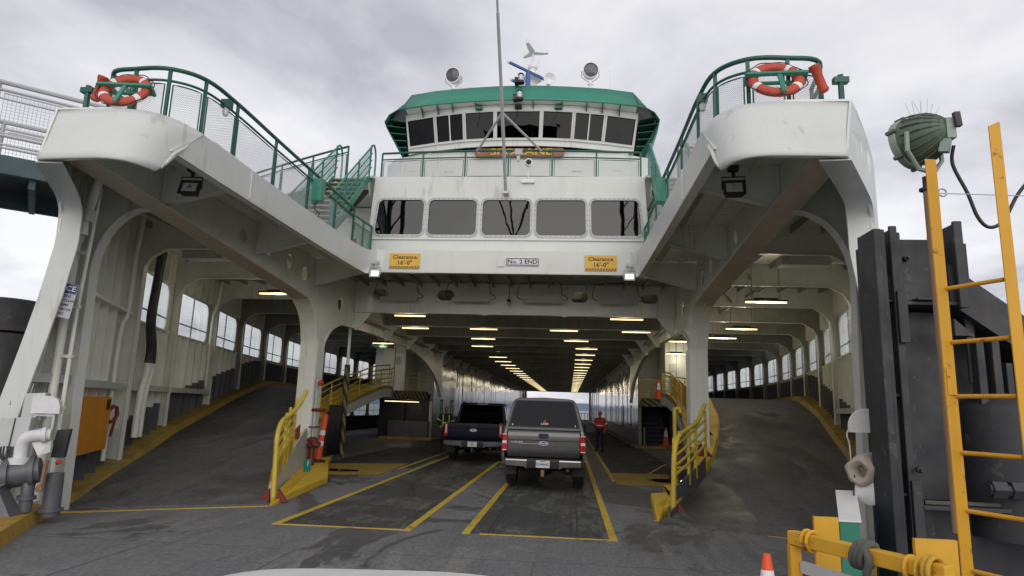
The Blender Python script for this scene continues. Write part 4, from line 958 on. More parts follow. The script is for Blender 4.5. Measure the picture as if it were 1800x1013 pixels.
# ---- casings along the tunnel, side decks, platforms, trunks
random.seed(11)
for s in (-1, 1):
    y = 36.0; k = 0
    doors = {2, 5, 6, 9, 13, 18, 23} if s > 0 else {1, 3, 6, 10, 15, 21}
    while y < 114:
        w = 1.55 + .35 * random.random(); tilt = random.uniform(-.02, .02); dx = random.uniform(-.012, .012)
        x0, x1 = 5.6 + dx - tilt * w / 2, 5.6 + dx + tilt * w / 2
        d = k in doors
        holes = [rrect(.35, 1.15, .12, 2.2, .06)] if d else []
        if k in {4, 8, 12} : holes += [rrect(.4, .9, 2.95, 4.2, .05)]
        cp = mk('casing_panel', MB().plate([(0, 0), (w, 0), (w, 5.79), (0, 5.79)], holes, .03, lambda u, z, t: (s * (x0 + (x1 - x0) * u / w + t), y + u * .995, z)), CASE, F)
        for h in holes:
            mk('door_leaf', MB().plate(h, [], .02, lambda u, z, t: (s * (5.72 + t), y + u, z)), SOOTSHADE, cp)
        y += w; k += 1
    mk('casing_base', MB().box(s * 5.57 - .02, s * 5.57 + .02, 36.05, 114, .02, .85), DADO, F)
    mk('casing_kerb', MB().box(min(s * 5.25, s * 5.56), max(s * 5.25, s * 5.56), 36.0, 114, 0, .14), DADO, F)
    # front end of the casing: dark opening with a stair (right) or dark bulkhead (left), under the platform
    sx = lambda a, b: (min(s * a, s * b), max(s * a, s * b))
    a, c = sx(5.64, 5.78); mk('casing_post', MB().box(a, c, 35.9, 36.05, 0, 2.45), INNERD if s > 0 else LGREY, F)
    a, c = sx(7.2, 8.6); mk('casing_end', MB().box(a, c, 35.9, 38.8, 0, 2.45) if s < 0 else MB().box(sx(7.25, 7.4)[0], sx(7.25, 7.4)[1], 35.9, 44, 0, 2.45), SOOTSHADE, F)
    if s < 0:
        mk('casing_end', MB().box(-7.2, -5.78, 36.3, 36.4, 0, 2.45), SOOTSHADE, F)
        mk('casing_end_base', MB().box(-7.9, -5.7, 35.3, 35.88, .0, .95), DADO, F)
    else:
        for q in range(9): mk('tread', MB().box(5.8, 7.2, 36.4 + q * .27, 36.68 + q * .27, .02 + q * .22, .22 + q * .22), SOOTSHADE, F)
        mk('casing_end', MB().box(5.78, 7.25, 39, 39.1, 0, 2.45), SOOTSHADE, F)
        mk('handrail', MB().tube([(5.95, 36.05, 0), (5.95, 36.05, 1.0)], .03, 6), LGREY, F)
    mk('casing_base_kerb', MB().box(*sx(5.3, 8.2), 34.6, 35.25, 0, .12), DIRTYY, F)
    # platform at the level of the side decks, with a hazard-striped lip
    pl = [(5.62, 34.6), (7.4, 33.6), (9.0, 32.4), (9.0, 38), (5.62, 38)]
    mk('platform', MB().plate(pl, [], .08, lambda x, y_, w: (s * x, y_, MZ - .08 + w)), LGREY, F)
    lp = [(5.62, 34.6), (7.4, 33.6), (9.0, 32.4)]
    mk('hazard_lip', MB().sweep([[(s * x, y_ - .25, MZ - .38), (s * x, y_, MZ + .05), (s * x, y_ + .06, MZ + .05), (s * x, y_ - .19, MZ - .38)] for x, y_ in lp]), HAZARD, F)
    mk('platform_soffit', MB().plate([(5.62, 34.4), (7.4, 33.4), (9.0, 32.2), (9.0, 38), (5.62, 38)], [], .03, lambda x, y_, w: (s * x, y_, MZ - .40 + w)), SOOTSHADE, F)
    mk('trunk_back', MB().box(*sx(5.7, 6.9), 37.2, 37.3, MZ, 5.79), INNER, F)
    tr = mk('trunk', MB().sweep([[(s * 6.78, 33.95, z), (s * 7.95, 33.75, z), (s * 8.6, 34.6 if z > 3.2 else 34.6, z), (s * 8.6, 37, z), (s * 6.78, 37, z)] for z in (MZ - .02, 4.2, 5.79)]), INNER, F)
    mk('trunk_panel', MB().box(*sx(7.3, 7.34), 33.8, 33.86, MZ + .1, 5.7), INNERD, tr)
    mk('placard', MB().box(*sx(7.0, 7.25), 33.83, 33.87, 3.9, 4.3), LGREY, tr)
    mk('trunk_wedge', MB().hexa([(s * 7.95, 33.7, MZ - .05), (s * 8.62, 34.4, MZ - .3), (s * 8.62, 35, MZ - .3), (s * 7.95, 34, MZ - .05), (s * 7.95, 33.7, MZ + .6), (s * 8.62, 34.4, MZ + .6), (s * 8.62, 35, MZ + .6), (s * 7.95, 34, MZ + .6)]), INNERD, tr)
    # yellow open railings
    def yrail(pts, name='yellow_railing', h=1.0, bars=(.8, .58, .36, .16), posts=None, mat=YEL, r=.03):
        R = mk(name, MB().tube([Vector(p) + Vector((0, 0, h)) for p in pts], r, 8), mat, F, 50)
        for q in bars: mk('rail_bar', MB().tube([Vector(p) + Vector((0, 0, h * q)) for p in pts], r * .62, 6), mat, R, 50)
        for p in (posts or pts): mk('post', MB().tube([p, Vector(p) + Vector((0, 0, h))], r * .75, 6), mat, R)
        return R
    yrail([(s * 5.64, 35.0, MZ), (s * 6.2, 34.8, MZ), (s * 6.75, 34.6, MZ)])
    mid = [(s * (XW(y_, s) + .05), y_, RZ(y_) + .12) for y_ in (18.3, 19.5, 20.8, 22.2, 24, 26, 28)]
    if s < 0: yrail(mid, h=.9)
    else: yrail(mid[3:], h=.9)
    edge = [(s * 5.85, 28.4, MZ), (s * 6.4, 30, MZ), (s * 7.3, 31.4, MZ), (s * 8.1, 32.6, MZ)]
    yrail(edge, h=.95)
    mk('hazard_lip', MB().sweep([[(x * .995, y_ - .05, MZ - .42), (x * .995, y_ - .05, MZ + .05), (x, y_ + .02, MZ + .05), (x, y_ + .02, MZ - .42)] for x, y_, z in edge]), HAZARD, F)
    for z0_, z1_, mt_ in ((.0, .13, DIRTYY), (-.34, -.004, LGREY)):
        mk('edge_beam', MB().sweep([[(s * (XW(y_, s) - .02), y_, RZ(y_) + z0_), (s * (XW(y_, s) - .02), y_, RZ(y_) + z1_), (s * (XW(y_, s) - .002), y_, RZ(y_) + z1_), (s * (XW(y_, s) - .002), y_, RZ(y_) + z0_)] for y_ in (18.5, 21, 23, 25, 27, 28.4)]), mt_, F)
# striped corner post and hanging dark screen on the left
mk('striped_post', MB().tube([(-5.62, 21.6, 0), (-5.62, 21.6, 3.1)], .10, 10), HAZARD, F)
mk('pipe', MB().tube([(-5.62, 21.6, 3.1), (-5.62, 21.6, 5.7)], .055, 8), INNER, F)
scr = MB()
rows = [[(-5.55 + .03 * sin(q * 2.1 + z), 19.9 + q * .14, z) for q in range(10)] for z in (.2, 1.0, 1.75)]
mk('dark_screen', scr.grid(rows), SOOTSHADE, F, 50).modifiers.new('thickness', 'SOLIDIFY').thickness = .02

# ---- railings at the foot of the ramps: stout bent newel, bars, posts
for s in (-1, 1):
    if s < 0: path = [(-3.45, 11.92, .02), (-3.49, 11.95, .8), (-3.52, 12.0, 1.16), (-3.62, 12.35, 1.42), (-3.76, 13.1, 1.58), (-3.90, 13.8, 1.76), (-3.95, 14.05, 1.88), (-4.02, 14.4, 2.06)]
    else: path = [(3.80, 12.4, .12), (3.82, 12.42, .8), (3.85, 12.48, 1.14), (3.97, 12.75, 1.40), (4.25, 13.4, 1.52), (4.55, 14.0, 1.66), (4.68, 14.3, 1.80), (4.84, 14.65, 2.02)]
    R = mk('ramp_railing', MB().tube(smoothpath(path, 5), .047, 10), YEL, F, 60)
    def rl(q, h): 
        y_ = 12.1 + q * 2.4 if s < 0 else 12.5 + q * 2.2
        x_ = XW(y_, s) + .0 if s < 0 else interp(y_, [12.4, 14.0, 14.9], [3.76, 4.55, 4.95])
        return (s * x_, y_, h)
    for h0, h1 in ((1.24, 1.72), (1.06, 1.54), (.88, 1.36), (.72, 1.20)):
        mk('rail_bar', MB().tube([rl(.02, h0 - .04), rl(.5, (h0 + h1) / 2 - .04), rl(1, h1)], .026, 7), YEL, R)
    for q in (.04, .42, .62, .98):
        mk('post', MB().tube([rl(q, .3 + q * .4), rl(q, 1.36 + q * .55)], .032, 7), YEL, R)
    mk('kick_plate', MB().sweep([[rl(q, .34 + q * .42 - (.2 if s > 0 else 0)), rl(q, .62 + q * .48 - (.15 if s > 0 else 0)), (rl(q, 0)[0] + .02, rl(q, 0)[1], .62 + q * .48 - (.15 if s > 0 else 0)), (rl(q, 0)[0] + .02, rl(q, 0)[1], .34 + q * .42 - (.2 if s > 0 else 0))] for q in (0, .33, .66, .95)]), YEL if s < 0 else DADO, R)
    fx, fy = path[0][0], path[0][1]
    mk('gusset_plate', MB().plate([(0, .02), (.22, .02), (.03, .25)], [], .06, lambda u, z, w: (fx + .06 + u, fy - .03 + w, z)), DRED, R)
    if s < 0: mk('gusset_plate', MB().plate([(0, .02), (.22, .02), (.03, .25)], [], .06, lambda u, z, w: (fx - .06 - u, fy - .03 + w, z)), DRED, R)
    for (y_) in ((16.4, 18.4) if s < 0 else (16.2, 18.8, 20.8, 22.8)):
        z = RZ(y_) + .14
        mk('kerb_gusset', MB().plate([(0, 0), (.34, 0), (0, .38)], [], .05, lambda u, v, w: (s * (max(XW(y_, s), 5.05) + .42 + u), y_ + w, z + v) if y_ > 17 else (s * (XW(y_, s) + .12 + u), y_ + w, z + v)), DRED, F)
    if s > 0: mk('kerb_wall', MB().sweep([[(s * (max(XW(y_, s), 5.05) + .36), y_, RZ(y_) + .1), (s * (max(XW(y_, s), 5.05) + .36), y_, RZ(y_) + .8), (s * (max(XW(y_, s), 5.05) + .42), y_, RZ(y_) + .8), (s * (max(XW(y_, s), 5.05) + .42), y_, RZ(y_) + .1)] for y_ in (18.0, 20, 22, 24, 26, 28)]), KERBY, F)
R = mk('stand_pipe', MB().tube(smoothpath([(4.35, 15.6, 0), (4.35, 15.6, 1.75), (4.38, 15.6, 1.92), (4.46, 15.6, 1.93), (4.48, 15.6, 1.84)], 4), .045, 8).tube([(4.35, 15.6, 1.4), (4.75, 15.8, 1.4)], .03, 6).tube([(4.35, 15.6, .6), (4.7, 15.7, .6)], .03, 6), YEL, F, 50)
# ---- fixed pipes and plates on the left side wall
def hp(y, z, d): return (-(XH(y) - d), y, z)
mk('wall_pipe', MB().tube(smoothpath([hp(9.75, 0.2, .16), hp(9.75, 3.9, .16), hp(9.72, 4.3, .20), hp(9.3, 5.1, .5), hp(9.1, 5.7, .7)], 4), .07, 8), INNER, F, 50)
mk('wall_pipe', MB().tube(smoothpath([hp(13.0, 0.5, .22), hp(13.0, 3.1, .22), hp(13.1, 3.6, .3), hp(13.1, 4.8, .3), hp(13.0, 5.2, .36), hp(13.0, 5.7, .4)], 4), .05, 8), INNER, F, 50)
mk('wall_pipe', MB().tube(smoothpath([hp(20.2, 2.2, .25), hp(20.2, 4.3, .25), hp(20.0, 4.7, .4), hp(20.0, 5.6, .5)], 4), .05, 8), INNER, F, 50)
for i, y in enumerate((14.55, 14.95)):
    mk('soft_hose', MB().tube(smoothpath([hp(14.2 + .15 * i, 5.25, .55), hp(14.25 + .12 * i, 4.5, .5), hp(14.2 + .15 * i, 3.6, .48), hp(14.65 + .22 * i, 3.0, .42), hp(14.7 + .3 * i, 2.6, .40)], 4), .085, 10), STEELG, F, 60)
    mk('wall_pipe', MB().tube(smoothpath([hp(14.7 + .3 * i, 2.62, .40), hp(14.7 + .3 * i, 2.4, .40), hp(14.45 + .3 * i, 1.9, .4), hp(14.4 + .3 * i, .9, .4)], 4), .075, 10).lathe([(.11, 0), (.11, .03)], hp(14.7 + .3 * i, 2.58, .40), n=12), INNER, F, 60)
ld = mk('conduit', MB().tube([hp(9.75, .5, .36), hp(9.75, 3.2, .36), hp(9.6, 5.2, .5)], .03, 6), INNER, F)
for z in (1.6, 2.4, 3.2, 4.1): mk('pipe_clip', MB().box(-(XH(9.75) - .05), -(XH(9.75) - .40), 9.72, 9.78, z, z + .05), INNER, ld)
mk('side_lamp', MB().box(-5.95, -5.75, 9.3, 9.45, 4.55, 4.75).lathe([(.06, 0), (.075, -.22), (0, -.24)], (-5.85, 9.37, 4.55), n=10), LGREY, F)
# ---- orange fire locker and hose reel
fl = tag(mk('locker', MB().sweep([[hp(y, z, d) for z, d in ((.78, .08), (.78, .42), (1.80, .42), (1.80, .08))] for y in (10.8, 11.9, 12.5)]), ORANGE, None, bevel=.012), 'orange metal fire locker fixed to the white left side wall', 'locker')
mk('locker_seam', MB().sweep([[hp(11.97, z, .415), hp(11.97, z, .435), hp(12.01, z, .435), hp(12.01, z, .415)] for z in (.84, 1.76)]), ORANGE, fl)
mk('placard', MB().sweep([[hp(12.2, z, .425), hp(12.2, z, .432), hp(12.4, z, .432), hp(12.4, z, .425)] for z in (1.55, 1.75)]), INK, fl)
hr = tag(mk('hose_bundle', MB().tube([Vector(hp(12.85, 1.45, .35)) + Vector((.03 * sin(k), +.12 * cos(k * .9), .17 * sin(k * .9))) for k in range(16)], .035, 6).tube([hp(12.9, 1.3, .4), hp(12.87, 1.0, .36)], .03, 6), DRED, None, 50), 'red fire hose bundle hung on the wall beside the orange locker', 'fire hose')
mk('bracket', MB().bar(hp(12.6, 1.2, .1), hp(13.0, 1.2, .45), .05, .05), LGREY, hr)

# ---- pump and valve gear by the left bow post
pv = thing('valve_assembly', 'grey pipe valves with white elbow beside the left bow post', 'valves', (-6.1, 9.2, 0.15))
V = lambda x, z, y=8.8: (x, y, z)
mk('valve_body', MB().tube([V(-6.15, .62, 8.6), V(-5.85, .70), V(-5.58, .76, 8.95)], [.13, .19, .17], 14).lathe([(.23, -.04), (.23, .04)], V(-5.92, .68, 8.75), (.85, .5, .1), 16).lathe([(.21, -.03), (.21, .03)], V(-5.66, .74, 8.9), (.85, .5, .1), 16), DADO, pv, 40)
mk('pipe', MB().tube([V(-6.5, .70, 8.35), V(-6.0, .68, 8.6)], .085, 12).lathe([(.12, -.03), (.12, .03)], V(-6.12, .69, 8.55), (1, .5, 0), 14), LGREY, pv, 40)
mk('pipe', MB().tube(smoothpath([V(-5.72, .68, 8.9), V(-5.66, .52, 8.86), V(-5.66, .2, 8.86)], 4), .085, 12).lathe([(.12, 0), (.12, .05)], V(-5.66, .36, 8.86), (0, 0, 1), 14), DADO, pv, 40)
mk('pipe', MB().tube([V(-5.52, .70, 9.15), V(-5.50, .10, 9.15)], .12, 14).lathe([(.16, 0), (.16, .04)], V(-5.50, .17, 9.15), (0, 0, 1), 14), DADO, pv, 40)
mk('elbow', MB().tube(smoothpath([V(-5.80, .88), V(-5.80, 1.10), V(-5.75, 1.20), V(-5.66, 1.235, 8.87), V(-5.52, 1.245, 8.96)], 5), .085, 12).lathe([(.135, 0), (.135, .09)], V(-5.80, .84), n=16).lathe([(.11, 0), (.11, .05)], V(-5.60, 1.24, 8.90), (.85, .5, .1), 14), SIGNW, pv, 50)
mk('chain_cover', MB().sweep([[(x, y, z) for x, y, z in ((-5.70 + w, 8.84 + d_, 1.14), (-5.52 + w, 8.98 + d_, 1.17), (-5.53 + w, 9.0 + d_, 1.0), (-5.62 + w, 8.9 + d_, .95))] for w, d_ in ((0, 0), (-.05, .1))]), WVINYL, pv)
mk('hand_lever', MB().bar(V(-5.47, .90, 8.9), V(-5.45, .52, 8.85), .035, .05).lathe([(.05, 0), (.05, .03)], V(-5.45, .52, 8.83), (0, -1, 0), 10), RUSTY, pv)
mk('flange_cap', MB().lathe([(.035, 0), (.035, .04), (0, .045)], V(-5.40, .86, 9.02), (.8, -.3, .2), 12), RED, pv)
mk('base_block', MB().hexa([(-6.05, 8.3, .18), (-5.55, 8.5, .18), (-5.62, 8.8, .18), (-6.1, 8.65, .18), (-6.0, 8.42, .56), (-5.80, 8.5, .56), (-5.84, 8.7, .56), (-6.04, 8.62, .56)]).hexa([(-6.12, 8.4, .56), (-5.78, 8.52, .56), (-5.82, 8.72, .56), (-6.16, 8.6, .56), (-6.12, 8.4, .60), (-5.72, 8.54, .60), (-5.76, 8.74, .60), (-6.16, 8.6, .60)]), DADO, pv)
for k_ in range(5): mk('cable', MB().tube(smoothpath([V(-6.12 + .05 * k_, 1.08, 8.75), V(-6.08 + .05 * k_ + .03 * sin(k_ * 3), .95, 8.72), V(-6.02 + .06 * k_, .86, 8.72)], 4), .014, 5), CABLE, pv)
cb = tag(mk('control_cabinet', MB().hexa([(-6.14, 8.70, 1.07), (-5.78, 8.82, 1.07), (-5.86, 9.0, 1.07), (-6.2, 8.9, 1.07), (-6.10, 8.70, 1.47), (-5.74, 8.82, 1.49), (-5.82, 9.0, 1.49), (-6.16, 8.9, 1.47)]), LGREY, None, bevel=.01), 'grey control cabinet above the valves by the left bow post', 'cabinet')
mk('cabinet_seam', MB().bar((-5.955, 8.752, 1.08), (-5.925, 8.752, 1.47), .012, .012), STEELG, cb)
cb2 = tag(mk('control_cabinet', MB().hexa([(-6.12, 9.05, 1.44), (-5.86, 9.12, 1.44), (-5.92, 9.3, 1.44), (-6.16, 9.2, 1.44), (-6.10, 9.05, 1.82), (-5.84, 9.12, 1.84), (-5.90, 9.3, 1.84), (-6.14, 9.2, 1.82)]), LGREY, None, bevel=.01), 'pale cabinet behind the grey cabinet at the left bow post', 'cabinet')
cw = tag(mk('cowl_box', MB().plate([(0, 1.54), (.37, 1.54), (.37, 1.64), (.34, 1.73), (.27, 1.79), (.07, 1.80), (0, 1.77)], [], .14, lambda u, z, w: (-5.93 + u * .93 - w * .35, 9.0 + u * .35 + w * .8, z)), SIGNW, None, bevel=.012), 'white rounded cowl box on the wall above the valves', 'box')
mk('frame_box', MB().plate([(0.03, 1.30), (.30, 1.30), (.30, 1.53), (.03, 1.53)], [[(.06, 1.33), (.27, 1.33), (.27, 1.50), (.06, 1.50)]], .12, lambda u, z, w: (-5.93 + u * .93 - w * .35, 9.03 + u * .35 + w * .8, z)), LGREY, cw)
mk('wall_bracket', MB().bar((-6.3, 9.5, 1.6), (-5.8, 9.15, 1.6), .05, .05), LGREY, cw)
bx = tag(mk('dark_panel', MB().hexa([(-5.72, 9.25, .90), (-5.55, 9.3, .90), (-5.60, 9.42, .90), (-5.77, 9.37, .90), (-5.68, 9.25, 1.30), (-5.51, 9.3, 1.32), (-5.56, 9.42, 1.32), (-5.73, 9.37, 1.30)]), STEELG, None, bevel=.01), 'dark panel beside the white elbow pipe at the left bow post', 'panel')
mk('bracket', MB().bar((-5.68, 9.4, 1.1), (-6.2, 9.7, 1.1), .05, .05), STEELG, bx)
tag(mk('mooring_rope', MB().tube(smoothpath([(-6.02, 8.3, .62), (-5.86, 8.2, .5), (-5.74, 8.12, .34), (-5.70, 8.0, .20)], 5), .045, 8), ROPEG, None, 60), 'short green rope hanging by the left bow post', 'rope')

# ---- notices and signs
def sign(name, label, cat, w, h, loc, rot, mat, lines, group=None, border=None, frame=INK, t=.02, ink=INK, stripe=False):
    o = thing(name, label, cat, loc, 0, group); o.rotation_euler = rot
    mk('sign_plate', MB().box(-w / 2, w / 2, -t, 0, -h / 2, h / 2), mat, o, local=True)
    if border:
        mk('border', MB().plate([(-w / 2 + .012, -h / 2 + .012), (w / 2 - .012, -h / 2 + .012), (w / 2 - .012, h / 2 - .012), (-w / 2 + .012, h / 2 - .012)], [[(-w / 2 + .012 + border, -h / 2 + .012 + border), (w / 2 - .012 - border, -h / 2 + .012 + border), (w / 2 - .012 - border, h / 2 - .012 - border), (-w / 2 + .012 + border, h / 2 - .012 - border)]], .003, lambda x, z, w_: (x, -t - .001 - w_, z)), frame, o, local=True)
    for (txt, size, dx, dz, sx_) in lines:
        lettering('lettering', txt, size, (dx, -t - .002, dz), ink, o, local=True, depth=.002, sx=sx_)
    return o
for x, lab in ((-2.70, 'yellow clearance sign on the white band, left of the end number'), (2.70, 'yellow clearance sign on the white band, right of the end number')):
    o = sign('clearance_sign', lab, 'sign', .86, .43, (x, 17.25, 5.75), (0, 0, 0), SIGNY, [('Clearance', .155, 0, .105, 1.08), ("16'-0\"", .165, 0, -.055, 1.1)], group='clearance signs on the sign band')
    n = 11; b = MB()
    for k in range(n):
        x0 = -.42 + k * .077; b.add([(x0, -.022, -.205), (x0 + .035, -.022, -.205), (x0 + .075, -.022, -.15), (x0 + .04, -.022, -.15), (x0, -.0245, -.205), (x0 + .035, -.0245, -.205), (x0 + .075, -.0245, -.15), (x0 + .04, -.0245, -.15)], [(0, 1, 2, 3), (4, 5, 6, 7), (0, 1, 5, 4), (1, 2, 6, 5), (2, 3, 7, 6), (3, 0, 4, 7)])
    mk('hazard_bars', b, INK, o, local=True)
sign('end_sign', 'white end number sign with black frame, centre of the white band', 'sign', .90, .22, (.58, 17.25, 5.76), (0, 0, 0), SIGNW, [('No. 2 END', .165, 0, 0, 1.08)], border=.018)
tag(mk('gauge_plate', MB().box(-.12, .08, 17.235, 17.255, 5.62, 5.86).box(-.075, -.065, 17.23, 17.234, 5.66, 5.84).box(.02, .03, 17.23, 17.234, 5.66, 5.84).box(-.09, .05, 17.23, 17.234, 5.625, 5.64), SIGNW, None), 'small white gauge plate left of the end number sign', 'plate')
yaw_w = atan2(XH(10.4) - XH(9.7), .7)
def wallsign(name, label, y, z, w, h, mat, lines, d=.45):
    o = sign(name, label, 'sign', w, h, (-(XH(y) - d), y, z), (0, 0, pi / 2 - (-yaw_w)) , mat, lines)
    return o
o = sign('notice_sign', 'blue and white notice sign on the left bow post', 'sign', .46, .54, (-6.06, 9.32, 3.28), (0, radians(7), radians(24)), SIGNG, [('ALL PERSONS', .058, 0, .07, 1), ('MUST STAND CLEAR', .05, 0, .0, 1), ('OF THE RAMP', .055, 0, -.07, 1), ('WHEN THE BOW', .055, 0, -.14, 1), ('IS MOVING', .055, 0, -.21, 1)])
mk('header', MB().box(-.225, .225, -.026, -.021, .115, .265), BLUE, o, local=True)
lettering('lettering', 'NOTICE', .115, (0, -.029, .19), SIGNW, o, local=True, depth=.002)
for z, t in ((1.93, 'No.2'), (1.72, 'END')):
    o = sign('small_placard', 'small white placard on the left bow post, %s of the two' % ('upper' if z > 1.8 else 'lower'), 'sign', .26, .17, (-6.36, 9.28, z - .02), (0, radians(9), radians(24)), SIGNW, [(t, .10, 0, 0, 1)], border=.008)
o = sign('exit_sign', 'small green and white sign on the left ramp side wall', 'sign', .17, .26, (-3.60, 13.75, .50), (0, 0, radians(60)), GREEN, [('?', .16, 0, .03, 1)], ink=SIGNW)
for (x, y, z, w, txt, mat, lab) in ((8.3, 34.2, 4.75, 1.5, 'FIRE ZONE 01', DRED, 'dark red fire zone sign under the right side deckhead'), (7.2, 38, 4.6, 1.5, 'PASSENGERS', DGREEN, 'dark green direction sign under the right deckhead'), (-7.4, 31.0, 4.6, 1.5, 'FIRE ZONE 02', DGREEN, 'dark sign hanging under the left side deckhead'), (-7.2, 36.0, 4.6, 1.4, 'PASSENGERS', DGREEN, 'dark green direction sign under the left deckhead')):
    o = sign('hanging_sign', lab, 'sign', w, .22, (x, y, z), (0, 0, 0), mat, [(txt, .13, 0, 0, 1.1)], ink=LGREY)
    for q in (-.5, .5): mk('hanger', MB().box(q - .01, q + .01, -.015, -.005, .11, 5.79 - z), STEELG, o, local=True)

# ---- lamps
def floodlamp(label, loc, rz, lit, w=.30, tilt=-.35, group=None):
    o = thing('flood_lamp', label, 'flood lamp', loc, rz, group)
    c, s_ = cos(tilt), sin(tilt)
    f = lambda x, y, z: (x, y * c - z * s_, y * s_ + z * c)
    h = w * .40
    mk('housing', MB().hexa([f(-w / 2, -.03, -h), f(w / 2, -.03, -h), f(w / 2 * .8, .09, -h * .8), f(-w / 2 * .8, .09, -h * .8), f(-w / 2, -.03, h), f(w / 2, -.03, h), f(w / 2 * .8, .09, h * .8), f(-w / 2 * .8, .09, h * .8)]), STEELG, o, local=True)
    mk('rim', MB().plate([(-w / 2 - .015, -h - .015), (w / 2 + .015, -h - .015), (w / 2 + .015, h + .015), (-w / 2 - .015, h + .015)], [[(-w / 2 + .03, -h + .03), (w / 2 - .03, -h + .03), (w / 2 - .03, h - .03), (-w / 2 + .03, h - .03)]], .02, lambda x, z, t: f(x, -.03 - t, z)), LGREY if lit else BLACK, o, local=True)
    mk('lens', MB().plate([(-w / 2 + .03, -h + .03), (w / 2 - .03, -h + .03), (w / 2 - .03, h - .03), (-w / 2 + .03, h - .03)], [], .004, lambda x, z, t: f(x, -.036 - t, z)), LED if lit else LENS, o, local=True)
    if not lit: mk('reflector', MB().add([f(-.05, -.043, -.02), f(.05, -.043, -.02), f(0, -.075, .03), f(0, -.043, .06)], [(0, 1, 2), (1, 3, 2), (3, 0, 2), (0, 3, 1)]), SIGNY if False else CHROME, o, local=True)
    mk('bracket', MB().tube([(-w / 2 - .02, .02, 0), (-w / 2 - .02, .02, h + .08), (w / 2 + .02, .02, h + .08), (w / 2 + .02, .02, 0)], .012, 6).tube([(0, .02, h + .08), (0, .02, h + .22)], .03, 8).box(-.08, .08, -.03, .09, h + .18, h + .26), BLACK if not lit else LGREY, o, local=True)
    return o
floodlamp('black square flood lamp under the left wing of the bow', (-4.36, 9.70, 5.22), 0.1, False, .30)
floodlamp('black square flood lamp under the right wing of the bow', (4.36, 9.70, 5.22), -0.1, False, .30)
floodlamp('lit flood lamp below the left corner of the white band', (-3.44, 17.0, 5.32), 0, True, .26, -.3)
floodlamp('lit flood lamp below the right corner of the white band', (3.44, 17.0, 5.32), 0, True, .26, -.3)
# unlit tube lamps hung in front of the first beam
for x, w_ in ((-3.62, 'leftmost'), (-1.27, 'second from the left'), (1.02, 'third from the left'), (3.40, 'rightmost')):
    o = thing('tube_lamp', 'unlit tube lamp hung before the first deep beam, %s of four' % w_, 'lamp', (x, 20.25, 5.14), 0, 'unlit tube lamps hung in a row')
    mk('housing', MB().box(-.62, .62, -.07, .07, .05, .10), LGREY, o, local=True); mk('diffuser', MB().sweep([[(x_, -.06, .05), (x_, -.045, -.02), (x_, .045, -.02), (x_, .06, .05)] for x_ in (-.6, .6)]), DIFF, o, local=True)
    for q in (-.42, .42): mk('rod', MB().tube([(q, 0, .1), (q, 0, .66)], .012, 6), INNER, o, local=True)
    mk('cable', MB().tube(smoothpath([(-.4, .02, .62), (.2 - .9, .02, .6), (-.78, .0, .4), (-.80, 0, .16), (-.64, 0, .07)], 4), .012, 5).tube(smoothpath([(.62, 0, .07), (.78, 0, .10), (.74, 0, .2), (.62, 0, .26), (.58, 0, .5), (.5, 0, .64), (0, 0, .65), (-.4, 0, .64)], 4), .012, 5), CABLE, o, local=True)
o = thing('bulkhead_lamp', 'small black caged lamp hanging at the middle of the first beam', 'lamp', (-.05, 20.25, 5.1)); mk('cage', MB().lathe([(.06, .12), (.06, .03)], (0, 0, 0), n=10).tube([(0, 0, .12), (0, 0, .68)], .012, 6), BLACK, o, local=True); mk('glass', MB().lathe([(.05, .03), (.05, -.06), (0, -.09)], (0, 0, 0), n=10), LENS, o, local=True)
# lit strip lamps under the deckhead
proto = None; LG = 'lit strip lamps under the deckhead'
def strip(x, y, z=4.72, lab='lit fluorescent strip lamp in a row under the tunnel deckhead', L=1.08):
    global proto
    if proto is None:
        o = thing('strip_lamp', lab, 'lamp', (x, y, z), 0, LG)
        mk('housing', MB().box(-L / 2, L / 2, -.07, .07, .03, .07).box(-.3, .3, -.04, .04, .07, 1.08 if False else .12), STEELG, o, local=True)
        mk('tube', MB().sweep([[(q, -.028, .028), (q, -.02, -.014), (q, .02, -.014), (q, .028, .028)] for q in (-L / 2 + .02, L / 2 - .02)]), TUBE, o, local=True)
        [mk('hanger', MB().tube([(q, 0, .07), (q, 0, 1.06)], .012, 5), INNERD, o, local=True) for q in (-.35, .35)]
        ld_ = bpy.data.lights.new('lamp_light', 'POINT'); ld_.energy = 4; ld_.color = (1, 0.88, 0.66); ld_.shadow_soft_size = 0.12
        lo_ = bpy.data.objects.new('lamp_light', ld_); COL.objects.link(lo_); lo_.parent = o; lo_.location = (0, 0, -.16)
        proto = o
    else:
        o = copy_tree(proto); o.location = (x, y, z); o['label'] = lab
    return o
for (x, y) in ((-3.4, 20.95), (3.7, 20.85), (-4.03, 24.4), (4.34, 24.25), (-1.36, 24.25), (1.67, 24.25), (-1.84, 27.8), (2.17, 27.9), (-2.34, 31.3), (2.7, 31.5), (2.73, 35.05), (-2.3, 38.0), (2.73, 38.7), (2.75, 42.2)): strip(x, y)
for i in range(20):
    y = 41.6 + 3.55 * i
    strip(-2.35, y); 
    if i: strip(2.75, y + .4)
for (x, y) in ((6.95, 17.1), (7.75, 22.7), (7.77, 25.6), (6.5, 27.2), (-6.15, 17.0), (-7.2, 31), (7.2, 33)): strip(x, y, lab='lit strip lamp under the %s side deckhead over the ramp' % ('right' if x > 0 else 'left'))
for (x, y) in ((-7.2, 33.8), (-6.7, 35), (8.0, 36.5), (8.0, 40)): strip(x, y, MZ - .52, lab='lit strip lamp under the %s side platform' % ('right' if x > 0 else 'left'), L=1.08)

